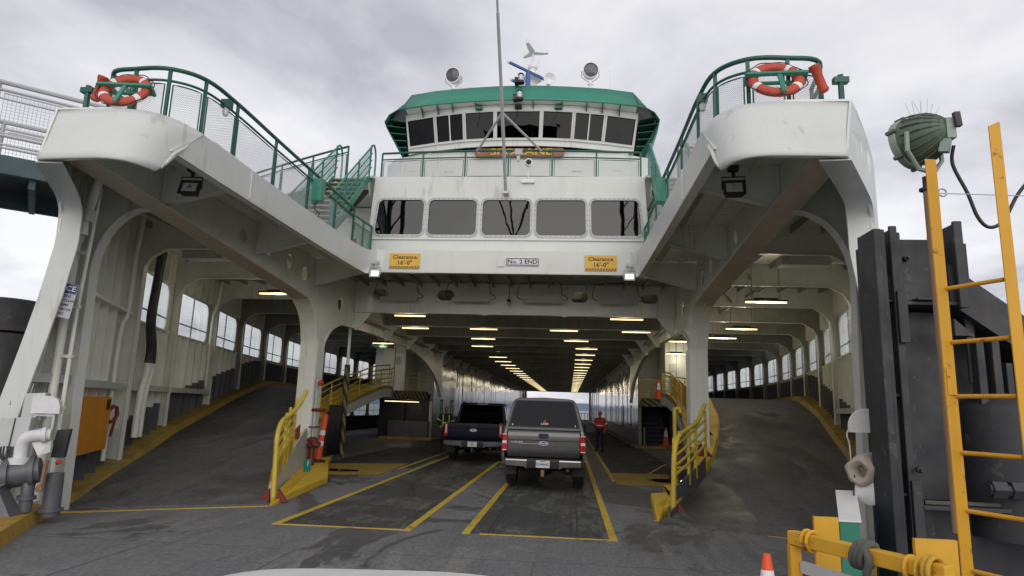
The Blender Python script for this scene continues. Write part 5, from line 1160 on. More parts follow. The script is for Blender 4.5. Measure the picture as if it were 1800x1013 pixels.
ORD = ['nearest', 'second', 'third', 'fourth', 'fifth', 'sixth', 'seventh', 'eighth', 'ninth', 'tenth', 'eleventh', 'twelfth', 'thirteenth', 'fourteenth', 'fifteenth', 'sixteenth', 'seventeenth', 'eighteenth', 'nineteenth', 'twentieth', 'twenty first', 'twenty second', 'twenty third', 'twenty fourth', 'twenty fifth', 'twenty sixth', 'twenty seventh', 'twenty eighth', 'twenty ninth', 'thirtieth']
side_light = bpy.data.lights.get('lamp_light').copy(); side_light.energy = 24
rows_ = {}
for o in bpy.data.objects:
    if o.get('category') == 'lamp' and o.name.startswith('strip_lamp'):
        if abs(o.location.x) > 5.3 and o.location.z > 4:
            for c_ in o.children:
                if c_.type == 'LIGHT': c_.data = side_light
        side = 'left' if o.location.x < 0 else 'right'
        key = ('platform' if o.location.z < 4 else 'ramp' if abs(o.location.x) > 5.3 else 'tunnel', side); rows_.setdefault(key, []).append(o)
for (kind, side), L_ in rows_.items():
    for k, o in enumerate(sorted(L_, key=lambda q: q.location.y)):
        o['label'] = 'lit strip lamp under the %s, %s from the front in the %s row' % ({'platform': 'striped platform', 'ramp': 'ramp deckhead', 'tunnel': 'tunnel deckhead'}[kind], ORD[k] if k else 'first', side)

# ---- life rings
def lifering(label, c, rx, rz, R=.31, r=.075):
    o = thing('life_ring', label, 'life ring', c, rz, 'life rings on the rails'); o.rotation_euler = (rx, 0, rz)
    n = 40; b = MB(); b2 = MB()
    ring = lambda a, q: (R * cos(a), 0, R * sin(a))
    seg = MB(); vs = []
    for k in range(n):
        a = 2 * pi * k / n
        for j in range(12):
            t = 2 * pi * j / 12; vs.append(((R + r * cos(t)) * cos(a), r * sin(t) * .8, (R + r * cos(t)) * sin(a)))
    fs = [(i * 12 + j, i * 12 + (j + 1) % 12, ((i + 1) % n) * 12 + (j + 1) % 12, ((i + 1) % n) * 12 + j) for i in range(n) for j in range(12)]
    mk('ring_body', MB().add(vs, fs), RINGO, o, 60, local=True)
    for a0 in (.75, 2.4, 3.6, 5.5):
        vs = []
        for k in range(4):
            a = a0 + .07 * k
            for j in range(12):
                t = 2 * pi * j / 12; vs.append(((R + r * 1.04 * cos(t)) * cos(a), r * sin(t) * .84, (R + r * 1.04 * cos(t)) * sin(a)))
        fs = [(i * 12 + j, i * 12 + (j + 1) % 12, (i + 1) * 12 + (j + 1) % 12, (i + 1) * 12 + j) for i in range(3) for j in range(12)]
        mk('white_band', MB().add(vs, fs), WVINYL, o, 60, local=True)
    mk('grab_line', MB().tube([((R + r * 1.15 + .03 * sin(4 * a) ** 2) * cos(a), -.02, (R + r * 1.15 + .03 * sin(4 * a) ** 2) * sin(a)) for a in [2 * pi * k / 40 for k in range(40)]], .008, 5, closed=True), CABLE, o, local=True)
    mk('holder', MB().bar((-.40, -.085, .02), (.40, -.085, .02), .05, .05).bar((0.03, -.085, .0), (.03, -.085, -.42), .06, .03, upv=(0, 1, 0)).bar((-.40, .085, .05), (.40, .085, .05), .04, .04).bar((-.40, -.09, .03), (-.40, .1, .03), .04, .04).bar((.40, -.09, .03), (.40, .1, .03), .04, .04), GREEN, o, local=True)
    return o
lifering('orange life ring hung on the front rail of the left wing', (-4.98, 8.72, 6.46), -.52, .12)
lifering('orange life ring hung on the front rail of the right wing', (4.72, 8.68, 6.47), -.52, -.05)
lifering('faded orange life ring on the side rail behind the left wing', (-6.6, 14.2, 6.45), -.3, .2)
for x, rz, lab in ((-5.42, .5, 'orange rescue light canister beside the left wing ring'), (5.32, -.5, 'orange rescue light canister beside the right wing ring')):
    d = Vector((-.35 * (1 if x > 0 else -1), -.2, .75)).normalized(); c = Vector((x, 8.72, 6.50))
    o = tag(mk('rescue_light', MB().lathe([(0, -.22), (.05, -.21), (.075, -.17), (.062, -.14), (.062, .12), (.075, .14), (.075, .2), (0, .21)], c, d, 14), RINGO, None, 40), lab, 'rescue light')
tag(mk('bundle', MB().tube(smoothpath([(-4.98, 9.4, 5.95), (-4.8, 9.3, 5.97), (-4.55, 9.32, 5.96), (-4.35, 9.4, 5.95)], 4), [.08] * 5 + [.10] * 3 + [.07] * 5, 8), HIVIS, None, 60), 'bright yellow bundle lying on the left wing deck behind the rail', 'bundle')

# ---- cones
def cone(label, loc, h=.72, lean=0.0, group=None):
    o = thing('traffic_cone', label, 'traffic cone', loc, .3, group); o.rotation_euler = (lean, 0, .3)
    k = h / .72
    mk('cone_base', MB().box(-.19 * k, .19 * k, -.19 * k, .19 * k, 0, .035 * k), CONEO, o, local=True, bevel=.01)
    P = lambda z: (.135 - (.135 - .03) * (z - .035) / (.72 - .035)) * k
    mk('cone_body', MB().lathe([(P(.035), .035 * k), (P(.36), .36 * k)], (0, 0, 0), n=18), CONEO, o, 40, local=True)
    mk('white_collar', MB().lathe([(P(.36), .36 * k), (P(.60), .60 * k)], (0, 0, 0), n=18), WVINYL, o, 40, local=True)
    mk('cone_tip', MB().lathe([(P(.60), .60 * k), (P(.72), .72 * k), (P(.72) * .6, .722 * k)], (0, 0, 0), n=18), CONEO, o, 40, local=True)
    return o
CG = 'traffic cones'
cone('orange traffic cone on the car deck by the right stair opening', (6.95, 35.2, 0.12), .95, group=CG)
cone('orange traffic cone on the right platform beside the yellow rail', (6.5, 34.4, MZ), .98, group=CG)
cone('orange traffic cone on the left wing beside the cabin front', (-4.22, 17.2, 5.95), .80, group=CG)
cone('orange traffic cone in the foreground beside the yellow gate', (3.13, 4.35, 0.46), .54, group=CG)
# orange marker post and red hydrant by the left column
o = thing('marker_post', 'orange marker post with white bands by the left column', 'marker post', (-5.15, 18.35, .17)); o.rotation_euler = (0, radians(6), 0)
mk('post_base', MB().lathe([(.24, 0), (.22, .05), (.1, .07)], (0, 0, 0), n=16), BLACK, o, local=True)
for a, c, mt in ((.06, .45, CONEO), (.45, .58, WVINYL), (.58, .74, CONEO), (.74, .88, WVINYL), (.88, 1.28, CONEO)):
    mk('post_band', MB().lathe([(.085, a), (.08, c)], (0, 0, 0), n=14), mt, o, 40, local=True)
mk('cap', MB().lathe([(.08, 1.28), (.06, 1.32), (0, 1.33)], (0, 0, 0), n=14), CONEO, o, local=True)
o = thing('fire_hydrant', 'red fire hydrant valve at the foot of the left column', 'hydrant', (-4.95, 17.35, .16))
mk('barrel', MB().lathe([(.09, 0), (.09, .45), (.14, .5), (.14, .68), (.08, .74)], (0, 0, 0), n=14), DRED, o, 40, local=True)
mk('outlet', MB().tube([(0, 0, .58), (.16, -.16, .58)], .075, 10).tube([(0, 0, .58), (-.14, -.12, .58)], .06, 10), RED, o, 40, local=True)
mk('hose_coil', MB().tube([(.10 + .16 * cos(a), -.12 + .05 * sin(3 * a), .55 + .07 * sin(a)) for a in [k * .4 for k in range(16)]], .035, 6), STEELG, o, local=True)
mk('riser', MB().tube([(0, 0, .74), (0, 0, 2.3)], .035, 8), LGREY, o, local=True)
mk('hand_wheel', MB().tube([(.15 * cos(a), .15 * sin(a), 1.0) for a in [2 * pi * k / 16 for k in range(16)]], .02, 6, closed=True).bar((-.15, 0, 1.0), (.15, 0, 1.0), .02, .02).tube([(-.12, 0, 1.45), (.3, -.05, 1.45)], .05, 8), DRED, o, local=True)
mk('alarm', MB().lathe([(.07, 0), (.09, .08), (.03, .16)], (.12, -.05, 2.1), n=10), RED, o, local=True)

# ================================================================== VEHICLES
def pickup(label, loc, rz, paintm, cap, hw=.98, plate_txt='', tail_style=0, chrome=True, zt=1.32, rail=1.36, roof=1.92):
    T = thing('pickup_truck', label, 'pickup truck', loc, rz)
    add = lambda name, b, m, par=T, sm=0, bv=0.0: mk(name, b, m, par, sm, True, bv)
    def xs(z): return interp(z, [.4, .62, .85, 1.05, 1.2, 1.38], [hw - .05, hw - .012, hw, hw - .004, hw - .03, hw - .075])
    Ln = 5.75; bed = 1.85
    # bed and body sides with wheel arches
    def arch(yc, r=.47): return [(yc + r * cos(a), .42 + r * sin(a)) for a in [pi - pi * k / 10 for k in range(11)]]
    low = .52
    outer = [(.12, low)] + [(y, max(z, low - .02)) for y, z in arch(1.15)] + [(2.0, low - .05), (4.0, low - .05)] + [(y, max(z, low - .02)) for y, z in arch(4.75)] + [(Ln - .1, low), (Ln, .8), (Ln - .05, 1.05), (4.3, 1.12), (4.2, rail - .12), (bed + .1, rail - .1), (bed, rail), (.04, rail), (0.0, 1.0), (.02, .7)]
    for s in (-1, 1):
        b = MB(); b.plate(outer, [], .06, lambda y, z, w: (s * (xs(z) - w), y, z)); add('body_side', b, paintm)
        for yc in (1.15, 4.75):
            w = add('wheel', MB().lathe([(.20, -.12), (.355, -.125), (.385, -.09), (.392, -.03), (.392, .03), (.385, .09), (.355, .125), (.20, .12)], (s * (hw - .16), yc, .392), (1, 0, 0), 24), TYRE, T, 40)
            b = MB().lathe([(0, .05), (.06, .10), (.20, .11), (.235, .135), (.245, .12)], (s * (hw - .16), yc, .392), (s, 0, 0), 20); add('rim', b, ALU, w, 40)
            tr_ = MB()
            for q in range(20):
                a = 2 * pi * q / 20; c = Vector((s * (hw - .16), yc + .388 * cos(a), .392 + .388 * sin(a)))
                tr_.bar(c + Vector((-.10, 0, 0)), c + Vector((.10, 0, 0)), .045, .014, upv=(0, cos(a), sin(a)))
            add('tread_blocks', tr_, BLACK, w)['kind'] = 'stuff'
        add('mud_flap', MB().box(s * (hw - .16) - .14, s * (hw - .16) + .14, .62, .64, .28, .62), BLACK)
    add('floor_pan', MB().box(-hw + .08, hw - .08, .1, Ln - .2, .5, .68), BLACK)
    add('rear_axle', MB().tube([(-hw + .25, 1.15, .40), (hw - .25, 1.15, .40)], .06, 8).lathe([(.05, -.16), (.15, -.05), (.15, .05), (.05, .16)], (0.05, 1.15, .40), (0, 1, 0), 12), BLACK)
    add('exhaust_pipe', MB().tube([(.55, .25, .45), (.55, 1.0, .47)], .04, 8), RUSTY)
    add('bed_floor', MB().box(-hw + .1, hw - .1, .06, bed, .80, .84), BLACK)
    add('hood', MB().grid([[(x * (hw - .1), y, z - .03 * abs(x) ** 2 * 3) for x in (-1, -.8, -.4, 0, .4, .8, 1)] for y, z in ((4.15, 1.16), (4.8, 1.14), (5.4, 1.08), (5.7, .98))]), paintm, T, 60).modifiers.new('t', 'SOLIDIFY').thickness = .03
    add('front_end', MB().box(-hw + .08, hw - .08, 5.6, 5.72, .5, 1.0), BLACK)
    # tailgate with its horizontal creases
    tg = [(.74, .005), (.80, -.02), (.86, -.032), (.955, -.035), (.965, -.012), (1.10, -.018), (1.115, -.03), (1.20, -.034), (1.27, -.03), (zt - .015, -.012), (zt + .02, .02)]
    tw = hw - .145
    g_ = add('tailgate', MB().sweep([[(-tw, y, z), (tw, y, z), (tw, y + .07, z), (-tw, y + .07, z)] for z, y in tg]), paintm, T, 30)
    add('tailgate_handle', MB().sweep([[(x, y, z) for x, z in rrect(-.115, .115, 1.155, 1.265, .03)] for y in (-.052, -.02)]), BLACK, g_, 40)
    el = [(.115 * cos(a), 1.045 + .046 * sin(a)) for a in [2 * pi * k / 24 for k in range(24)]]; el2 = [(.102 * cos(a), 1.045 + .036 * sin(a)) for a in [2 * pi * k / 24 for k in range(24)]]
    ov = add('badge', MB().sweep([[(x, y, z) for x, z in el] for y in (-.036, -.015)]), CHROME, g_)
    add('badge_field', MB().sweep([[(x, y, z) for x, z in el2] for y in (-.040, -.03)]), BLUE, g_)
    lettering('badge_lettering', 'Ford', .062, (0, -.043, 1.045), WVINYL, g_, local=True, depth=.002, sx=1.25)
    if cap: lettering('model_lettering', 'F-150 XLT', .055, (-.60, -.035, 1.06), CHROME, g_, local=True, depth=.004, sx=1.1)
    add('tailgate_trim', MB().box(-tw + .02, -.13, -.036, -.015, 1.036, 1.046).box(.13, tw - .02, -.036, -.015, 1.036, 1.046) if False else MB().box(-tw + .25, -.13, -.030, -.012, 1.028, 1.036), LGREY if cap else BLACK, g_)
    for s in (-1, 1):
        z0, z1 = (.86, 1.25) if tail_style == 0 else (.84, 1.30)
        lam = add('tail_lamp', MB().sweep([[(s * (tw + .01), y, z0), (s * (xs(z0) + .004), y + (.05 if False else .03), z0), (s * (xs(z1) + .004), y + .03, z1), (s * (tw + .01), y, z1)] for y in (-.03, .10)]), TAILR, T, 0, .008)
        zc_ = (z0 + z1) / 2
        if tail_style == 0:
            for a, c in ((zc_ - .03, zc_ + .03), (z0 + .01, z0 + .03), (z1 - .03, z1 - .01)): add('clear_lens', MB().box(min(s * (tw + .03), s * (hw - .02)), max(s * (tw + .03), s * (hw - .02)), -.036, -.028, a, c), TAILW, lam)
        else: add('clear_lens', MB().box(min(s * (tw + .045), s * (tw + .085)), max(s * (tw + .045), s * (tw + .085)), -.037, -.028, z0 + .1, z1 - .08), TAILW, lam)
    # bumper
    bz0, bz1 = .50, .70
    bp = add('bumper', MB().sweep([[(x, y0, bz0 + dz), (x, y0 - .012, bz0 + .15), (x, y0, bz1), (x, y0 + .12, bz1), (x, y0 + .12, bz0 + dz)] for x, y0, dz in ((-.36, -.12, .0), (.36, -.12, .0))]), BLACK, T, 0, .01)
    for s in (-1, 1):
        add('bumper_end', MB().sweep([[(s * x, y0, bz0 + dz), (s * x, y0 - .014, bz0 + .16), (s * x, y0, bz1 - .01), (s * x, y0 + .12, bz1 - .01), (s * x, y0 + .12, bz0 + dz)] for x, y0, dz in ((.36, -.125, -.02), (.45, -.125, .03), (.85, -.10, .045), (hw - .01, -.02, .06))]), CHROME if chrome else DADO, T, 30, .008)
    add('bumper_step', MB().box(-hw + .04, hw - .04, -.09, .06, bz1, bz1 + .012), BLACK)
    pl = add('number_plate', MB().box(-.155, .155, -.168, -.155, .52, .68), SIGNW)
    lettering('plate_number', plate_txt, .088, (0, -.170, .592), BLUE, pl, local=True, depth=.001, sx=.86)
    add('plate_band', MB().box(-.06, .07, -.1695, -.1685, .652, .668), RED, pl)
    add('tow_hitch', MB().box(-.045, .045, -.20, .15, .40, .48).box(-.03, .03, -.27, -.20, .34, .46), BLACK if not cap else STEELG)
    if cap: add('hitch_tongue', MB().box(-.035, .035, -.30, -.27, .34, .48), RUSTY)
    # cab
    cz0 = rail - .10
    cb_ = [(bed + .08, cz0, hw - .07), (bed + .28, roof - .06, hw - .20), (bed + .4, roof, hw - .26), (3.2, roof + .01, hw - .26), (3.5, roof - .05, hw - .22), (4.3, cz0 - .08, hw - .10)]
    add('cab', MB().sweep([[(-w, y, z), (w, y, z)] + [(w * .0 + w, y, z)] * 0 for y, z, w in cb_], caps=False) if False else
        MB().add([(-w, y, z) for y, z, w in cb_] + [(w, y, z) for y, z, w in cb_], [(1, 2, 8, 7), (2, 3, 9, 8), (3, 4, 10, 9), (0, 1, 2, 3, 4, 5)[::1], (6, 7, 8, 9, 10, 11)[::-1]]), paintm, T)
    # rear window of the cab, windscreen, pillars and roof edge
    y0_, z0_, w0_ = cb_[0]; y1_, z1_, w1_ = cb_[1]
    cw_ = add('rear_window', MB().plate([(-w0_ + .10, .03), (w0_ - .10, .03), (w1_ - .08, .98), (-w1_ + .08, .98)], [], .01, lambda x, q, w: (x, y0_ + (y1_ - y0_) * q - .004 - w, z0_ + (z1_ - z0_) * q)), CARGLASS)
    add('rear_frame', MB().plate([(-w0_, -.25), (w0_, -.25), (w0_, 0), (w1_, 1), (-w1_, 1), (-w0_, 0)], [[(-w0_ + .11, .05), (w0_ - .11, .05), (w1_ - .09, .96), (-w1_ + .09, .96)]], .03, lambda x, q, w: (x, y0_ + (y1_ - y0_) * q + w, z0_ + (z1_ - z0_) * q)), paintm)
    add('windscreen', MB().add([(-cb_[4][2] + .05, 3.54, roof - .07), (cb_[4][2] - .05, 3.54, roof - .07), (cb_[5][2] - .05, 4.28, cz0 - .04), (-cb_[5][2] + .05, 4.28, cz0 - .04)], [(0, 1, 2, 3)]), CARGLASS)
    for s in (-1, 1):
        for (ya, yb) in ((bed + .45, 2.85), (2.95, 3.75)):
            add('side_window', MB().add([(s * (hw - .085), ya, cz0 + .05), (s * (hw - .085), min(yb + .2, 3.95), cz0 + .05), (s * (hw - .195), yb - .1, roof - .12), (s * (hw - .195), ya + .1, roof - .12)], [(0, 1, 2, 3)]), CARGLASS)
            dr = add('door', MB().plate([(ya - .05, .62), (yb + .02, .62), (yb + .02, cz0 - .02), (ya - .05, cz0 - .02)], [], .006, lambda y, z, w: (s * (xs(z) + .002 + w), y, z)), paintm)
            add('handle', MB().box(s * (hw + .01) - .015, s * (hw + .01) + .015, ya + .02, ya + .2, cz0 - .16, cz0 - .12), BLACK, dr)
        mi = add('mirror', MB().hexa([(s * (hw + .02), 3.55, 1.18), (s * (hw + .27), 3.5, 1.20), (s * (hw + .27), 3.62, 1.20), (s * (hw + .02), 3.68, 1.18), (s * (hw + .02), 3.55, 1.42), (s * (hw + .26), 3.5, 1.44), (s * (hw + .26), 3.62, 1.44), (s * (hw + .02), 3.68, 1.42)]), BLACK, T, 0, .02)
        add('mirror_glass', MB().box(min(s * (hw + .05), s * (hw + .24)), max(s * (hw + .05), s * (hw + .24)), 3.49, 3.50, 1.22, 1.41), CARGLASS, mi)
    for x in (-.42, .42): add('seat', MB().sweep([[(x - .24, 2.9, z - .5 + .5), (x + .24, 2.9, z), (x + .24, 3.05, z), (x - .24, 3.05, z)] for z in (1.0, 1.55)]).box(x - .13, x + .13, 2.9, 3.0, 1.58, 1.75), BLACK)
    add('stop_lamp', MB().box(-.20, .20, bed + .30, bed + .36, roof - .075, roof - .035), TAILW if not cap else TAILR)
    if cap:
        ch0, ch1 = hw - .055, hw - .275; zc0, zc1 = rail - .01, 2.06
        secs = []
        for y, sh in ((.06, 0.0), (.09, .0), (bed + .02, .0)):
            pass
        def capsec(y, in_, dz): return [(-ch0 + in_, y, zc0), (ch0 - in_, y, zc0), (ch0 - .03 - in_, y, zc0 + .1), (ch1 + .045 - in_, y, zc1 - .09 + dz), (ch1 - .02 - in_, y, zc1 - .02 + dz), (ch1 - .12 - in_, y, zc1 + dz), (0, y, zc1 + .025 + dz), (-ch1 + .12 + in_, y, zc1 + dz), (-ch1 + .02 + in_, y, zc1 - .02 + dz), (-ch1 - .045 + in_, y, zc1 - .09 + dz), (-ch0 + .03 + in_, y, zc0 + .1)]
        lean = lambda S, k: [(x, y + k * (z - zc0), z) for x, y, z in S]
        cp = add('bed_cap', MB().sweep([lean(capsec(.0, .012, -.012), .12), lean(capsec(.03, 0, 0), .12), capsec(bed - .1, 0, .0), capsec(bed + .02, .02, -.02)]), CAPG, T, 25)
        wn_ = [(-ch0 + .085, .06), (ch0 - .085, .06), (ch1 - .005, zc1 - zc0 - .085), (ch1 - .05, zc1 - zc0 - .05), (-ch1 + .05, zc1 - zc0 - .05), (-ch1 + .005, zc1 - zc0 - .085)]
        add('cap_window', MB().plate(wn_, [], .014, lambda x, z, w: (x, .12 * z - .006 - w, zc0 + z)), CAPGLASS, cp)
        wi = [(x * .955, z * .95 + .018) for x, z in wn_]
        add('window_seal', MB().plate(wn_, [wi], .006, lambda x, z, w: (x, .12 * z - .021 - w, zc0 + z)), BLACK, cp)
        lettering('cap_lettering', 'LEER', .055, (.02, -.018, zc0 + .135), WVINYL, cp, local=True, depth=.003, sx=1.55)
        add('flame_emblem', MB().plate([(-.04, 0), (.03, 0), (.02, .03), (.0, .075), (-.01, .04)], [], .004, lambda x, z, w: (x + .02, .12 * .2 - .031 - w, zc0 + .165 + z)), RED, cp)
        for s in (-1, 1):
            add('cap_handle', MB().lathe([(.03, 0), (.03, .015), (.012, .03)], (s * .72, -.015, zc0 + .10), (0, -1, 0), 10), CHROME, cp)
            add('cap_side_window', MB().hexa([(s * (ch0 - .02), .35, zc0 + .13), (s * (ch0 - .02), 1.6, zc0 + .13), (s * (ch0 - .04), 1.6, zc0 + .13), (s * (ch0 - .04), .35, zc0 + .13), (s * (ch1 + .075), .4, zc1 - .16), (s * (ch1 + .075), 1.6, zc1 - .16), (s * (ch1 + .05), 1.6, zc1 - .16), (s * (ch1 + .05), .4, zc1 - .16)]), CAPGLASS, cp)
    return T
pickup('grey pickup truck with a matching bed cap, nearer of the two trucks', (1.335, 15.25, 0.008), radians(-.6), CARG, True, .965, 'B24464C', 0, True)
pickup('dark blue open bed pickup truck ahead in the left lane', (-1.27, 22.0, 0.008), radians(.3), CARB, False, 1.0, 'B61', 1, False, zt=1.24, rail=1.26, roof=1.96)

# ================================================================== PEOPLE
def skin_body(name, joints, edges, mat, parent, sub=2):
    me = bpy.data.meshes.new(name); ks = list(joints)
    me.from_pydata([joints[k][0] for k in ks], [(ks.index(a), ks.index(b)) for a, b in edges], [])
    o = bpy.data.objects.new(name, me); COL.objects.link(o); o.parent = parent
    sk = o.modifiers.new('skin', 'SKIN'); sk.use_smooth_shade = True
    for i, k in enumerate(ks):
        r = joints[k][1]; r = r if isinstance(r, tuple) else (r, r)
        me.skin_vertices[0].data[i].radius = r
        me.skin_vertices[0].data[i].use_root = (i == 0)
    s_ = o.modifiers.new('sub', 'SUBSURF'); s_.levels = s_.render_levels = sub
    ev = o.evaluated_get(bpy.context.evaluated_depsgraph_get()); m2 = bpy.data.meshes.new_from_object(ev)
    o.modifiers.clear(); o.data = m2; m2.materials.clear(); m2.materials.append(mat)
    m2.polygons.foreach_set('use_smooth', [True] * len(m2.polygons)); return o
def person(label, loc, rz, jacket, vest=None, h=1.78):
    T = thing('person', label, 'person', loc, rz); k = h / 1.78
    J = {'pelvis': ((0, 0, .95), (.15, .11)), 'waist': ((0, 0, 1.10), (.145, .10)), 'chest': ((0, .01, 1.32), (.17, .115)), 'neckb': ((0, .02, 1.48), (.075, .07)), 'neck': ((0, .0, 1.55), .055),
         'hl': ((-.10, 0, .90), .095), 'kl': ((-.13, -.02, .50), .065), 'al': ((-.14, .03, .10), .045), 'tl': ((-.16, -.14, .045), (.045, .035)),
         'hr': ((.10, 0, .90), .095), 'kr': ((.12, -.04, .50), .065), 'ar': ((.12, .0, .10), .045), 'tr': ((.14, -.17, .045), (.045, .035)),
         'sl': ((-.19, .02, 1.43), .07), 'el': ((-.33, .05, 1.20), .052), 'wl': ((-.22, -.14, 1.04), .036),
         'sr': ((.19, .02, 1.43), .07), 'er': ((.30, .06, 1.16), .052), 'wr': ((.24, -.08, .94), .036)}
    J = {a: (tuple(c * k for c in p), r) for a, (p, r) in J.items()}
    E = [('pelvis', 'waist'), ('waist', 'chest'), ('chest', 'neckb'), ('neckb', 'neck'), ('pelvis', 'hl'), ('hl', 'kl'), ('kl', 'al'), ('al', 'tl'), ('pelvis', 'hr'), ('hr', 'kr'), ('kr', 'ar'), ('ar', 'tr'),
         ('chest', 'sl'), ('sl', 'el'), ('el', 'wl'), ('chest', 'sr'), ('sr', 'er'), ('er', 'wr')]
    skin_body('body', J, E, NAVY, T)
    # jacket over torso and arms, hem at the hips
    Jj = {'w': ((0, 0, .98), (.185, .135)), 'w2': ((0, 0, 1.12), (.18, .13)), 'c': ((0, .01, 1.32), (.20, .14)), 'n': ((0, .02, 1.47), (.10, .09)),
          'sl': ((-.19, .02, 1.43), .09), 'el': ((-.33, .05, 1.20), .072), 'wl': ((-.235, -.11, 1.06), .055), 'sr': ((.19, .02, 1.43), .09), 'er': ((.30, .06, 1.16), .072), 'wr': ((.25, -.06, .98), .055)}
    Jj = {a: (tuple(c * k for c in p), r) for a, (p, r) in Jj.items()}
    skin_body('jacket', Jj, [('w', 'w2'), ('w2', 'c'), ('c', 'n'), ('c', 'sl'), ('sl', 'el'), ('el', 'wl'), ('c', 'sr'), ('sr', 'er'), ('er', 'wr')], jacket, T)
    hd = MB()
    prof = [(0, 1.545), (.045, 1.55), (.066, 1.585), (.076, 1.64), (.080, 1.69), (.074, 1.74), (.05, 1.775), (0, 1.785)]
    hd.lathe([(r * 1.0, z) for r, z in prof], (0, -.02, 0), n=16); hd.v = [(x * .95, y * 1.18, z) for x, y, z in hd.v]
    hd.lathe([(.0, -.02), (.018, -.01), (.012, .02), (0, .03)], (0, -.115, 1.655), (0, -.3, 1), 8)
    for s in (-1, 1): hd.lathe([(0, 0), (.02, .005), (.012, .012)], (s * .074, -.01, 1.655), (s, 0, 0), 8)
    hd.v = [(x * k, y * k, z * k) for x, y, z in hd.v]
    H = mk('head', hd, SKIN, T, 60, True)
    for s in (-1, 1): mk('eye', MB().box(s * .031 * k - .009, s * .031 * k + .009, -.115 * k, -.10 * k, 1.672 * k, 1.682 * k), HAIR, H, 0, True)
    mk('mouth', MB().box(-.022 * k, .022 * k, -.112 * k, -.1 * k, 1.602 * k, 1.608 * k), DRED, H, 0, True)
    mk('hair', MB().lathe([(.082 * k, 1.68 * k), (.085 * k, 1.72 * k), (.07 * k, 1.77 * k), (.03 * k, 1.80 * k), (0, 1.803 * k)], (0, 0.0, 0), n=14), HAIR, T, 60, True)
    for s, (x, y, z) in ((-1, Jj['wl'][0]), (1, Jj['wr'][0])):
        c = Vector((x, y, z)); d = Vector((.0 if s > 0 else .5, -.35, -.8)).normalized(); e_ = d.cross(Vector((0, 1, 0.2))).normalized()
        hb = MB().sweep([[c + d * q + e_ * w + Vector((0, t, 0)), c + d * q - e_ * w + Vector((0, t, 0)), c + d * q - e_ * w - Vector((0, t, 0)), c + d * q + e_ * w - Vector((0, t, 0))] for q, w, t in ((.0, .028, .018), (.05, .042, .016), (.10, .040, .013))])
        for f in range(4): 
            a = c + d * .10 + e_ * (.030 - .02 * f); l = (.065, .08, .075, .055)[f]
            hb.tube([a, a + d * l * .55 + Vector((0, -.006, 0)), a + d * l * .95 + Vector((0, -.025, 0))], [.0095, .009, .007], 6)
        a = c + d * .03 + e_ * .04; hb.tube([a, a + d * .04 + e_ * .02 + Vector((0, -.015, 0)), a + d * .07 + e_ * .015 + Vector((0, -.03, 0))], [.011, .01, .008], 6)
        mk('hand', hb, SKIN, T, 50, True)
    for s in (-1, 1):
        x, y, z = J['tl' if s < 0 else 'tr'][0]
        mk('shoe', MB().sweep([[(x - w, y + q, 0), (x + w, y + q, 0), (x + w * .8, y + q, hh), (x - w * .8, y + q, hh)] for q, w, hh in ((-.09, .03, .04), (-.04, .05, .07), (.1, .045, .10), (.2, .04, .11), (.22, .03, .06))]), BLACK, T, 40, True)
    if vest:
        for s in (-1, 1): mk('reflective_strap', MB().sweep([[(s * .10 * k, y, z), (s * .145 * k, y, z), (s * .145 * k, y - .015, z), (s * .10 * k, y - .015, z)] for y, z in ((-.135 * k, 1.0 * k), (-.135 * k, 1.12 * k), (-.15 * k, 1.32 * k), (-.08 * k, 1.46 * k))]), vest, T, 0, True)
    mk('reflective_band', MB().lathe([(.19 * k, 1.13 * k), (.19 * k, 1.17 * k)], (0, 0, 0), n=18), WVINYL, T, 0, True)
    H = T.children[-1]; H.scale = (1.0, .75, 1)
    for nm, (a, c) in (('l', (Jj['sl'][0], Jj['el'][0])), ('r', (Jj['sr'][0], Jj['er'][0]))):
        a, c = Vector(a), Vector(c); mk('reflective_band', MB().lathe([(.082, -.02), (.082, .02)], a.lerp(c, .7), (c - a), 12), WVINYL, T, 0, True)
    return T
person('person in a red jacket and dark trousers standing right of the grey truck', (3.33, 30.6, 0.004), radians(-25), JACKET)
person('person in a yellow green vest standing left of the dark truck', (-3.05, 26.5, 0.004), radians(10), NAVY, HIVIS)

# far end of the ferry: yellow kerb, posts and small winches beyond the tunnel
mk('far_kerb', MB().box(3.4, 8, 112, 112.4, 0, .2), KERBY, F)
for k in range(7): mk('far_rail', MB().tube([(2.9 + k * .55, 114, 0), (2.9 + k * .55, 114, 1.3)], .05, 6).tube([(2.9 + k * .55, 114, 1.25), (3.45 + k * .55, 114, 1.25)], .04, 6), YEL, F)
for s in (-1, 1):
    mk('far_column', MB().plate([(109, 0), (112, 0), (112, 2.8), (111.4, 4), (110.5, 4.7), (109, 5.7)], [ellipse(110.6, 2.4, .5, 1.6)], .3, lambda y, z, w: (s * (5.5 - w), y, z)), INNER, F)

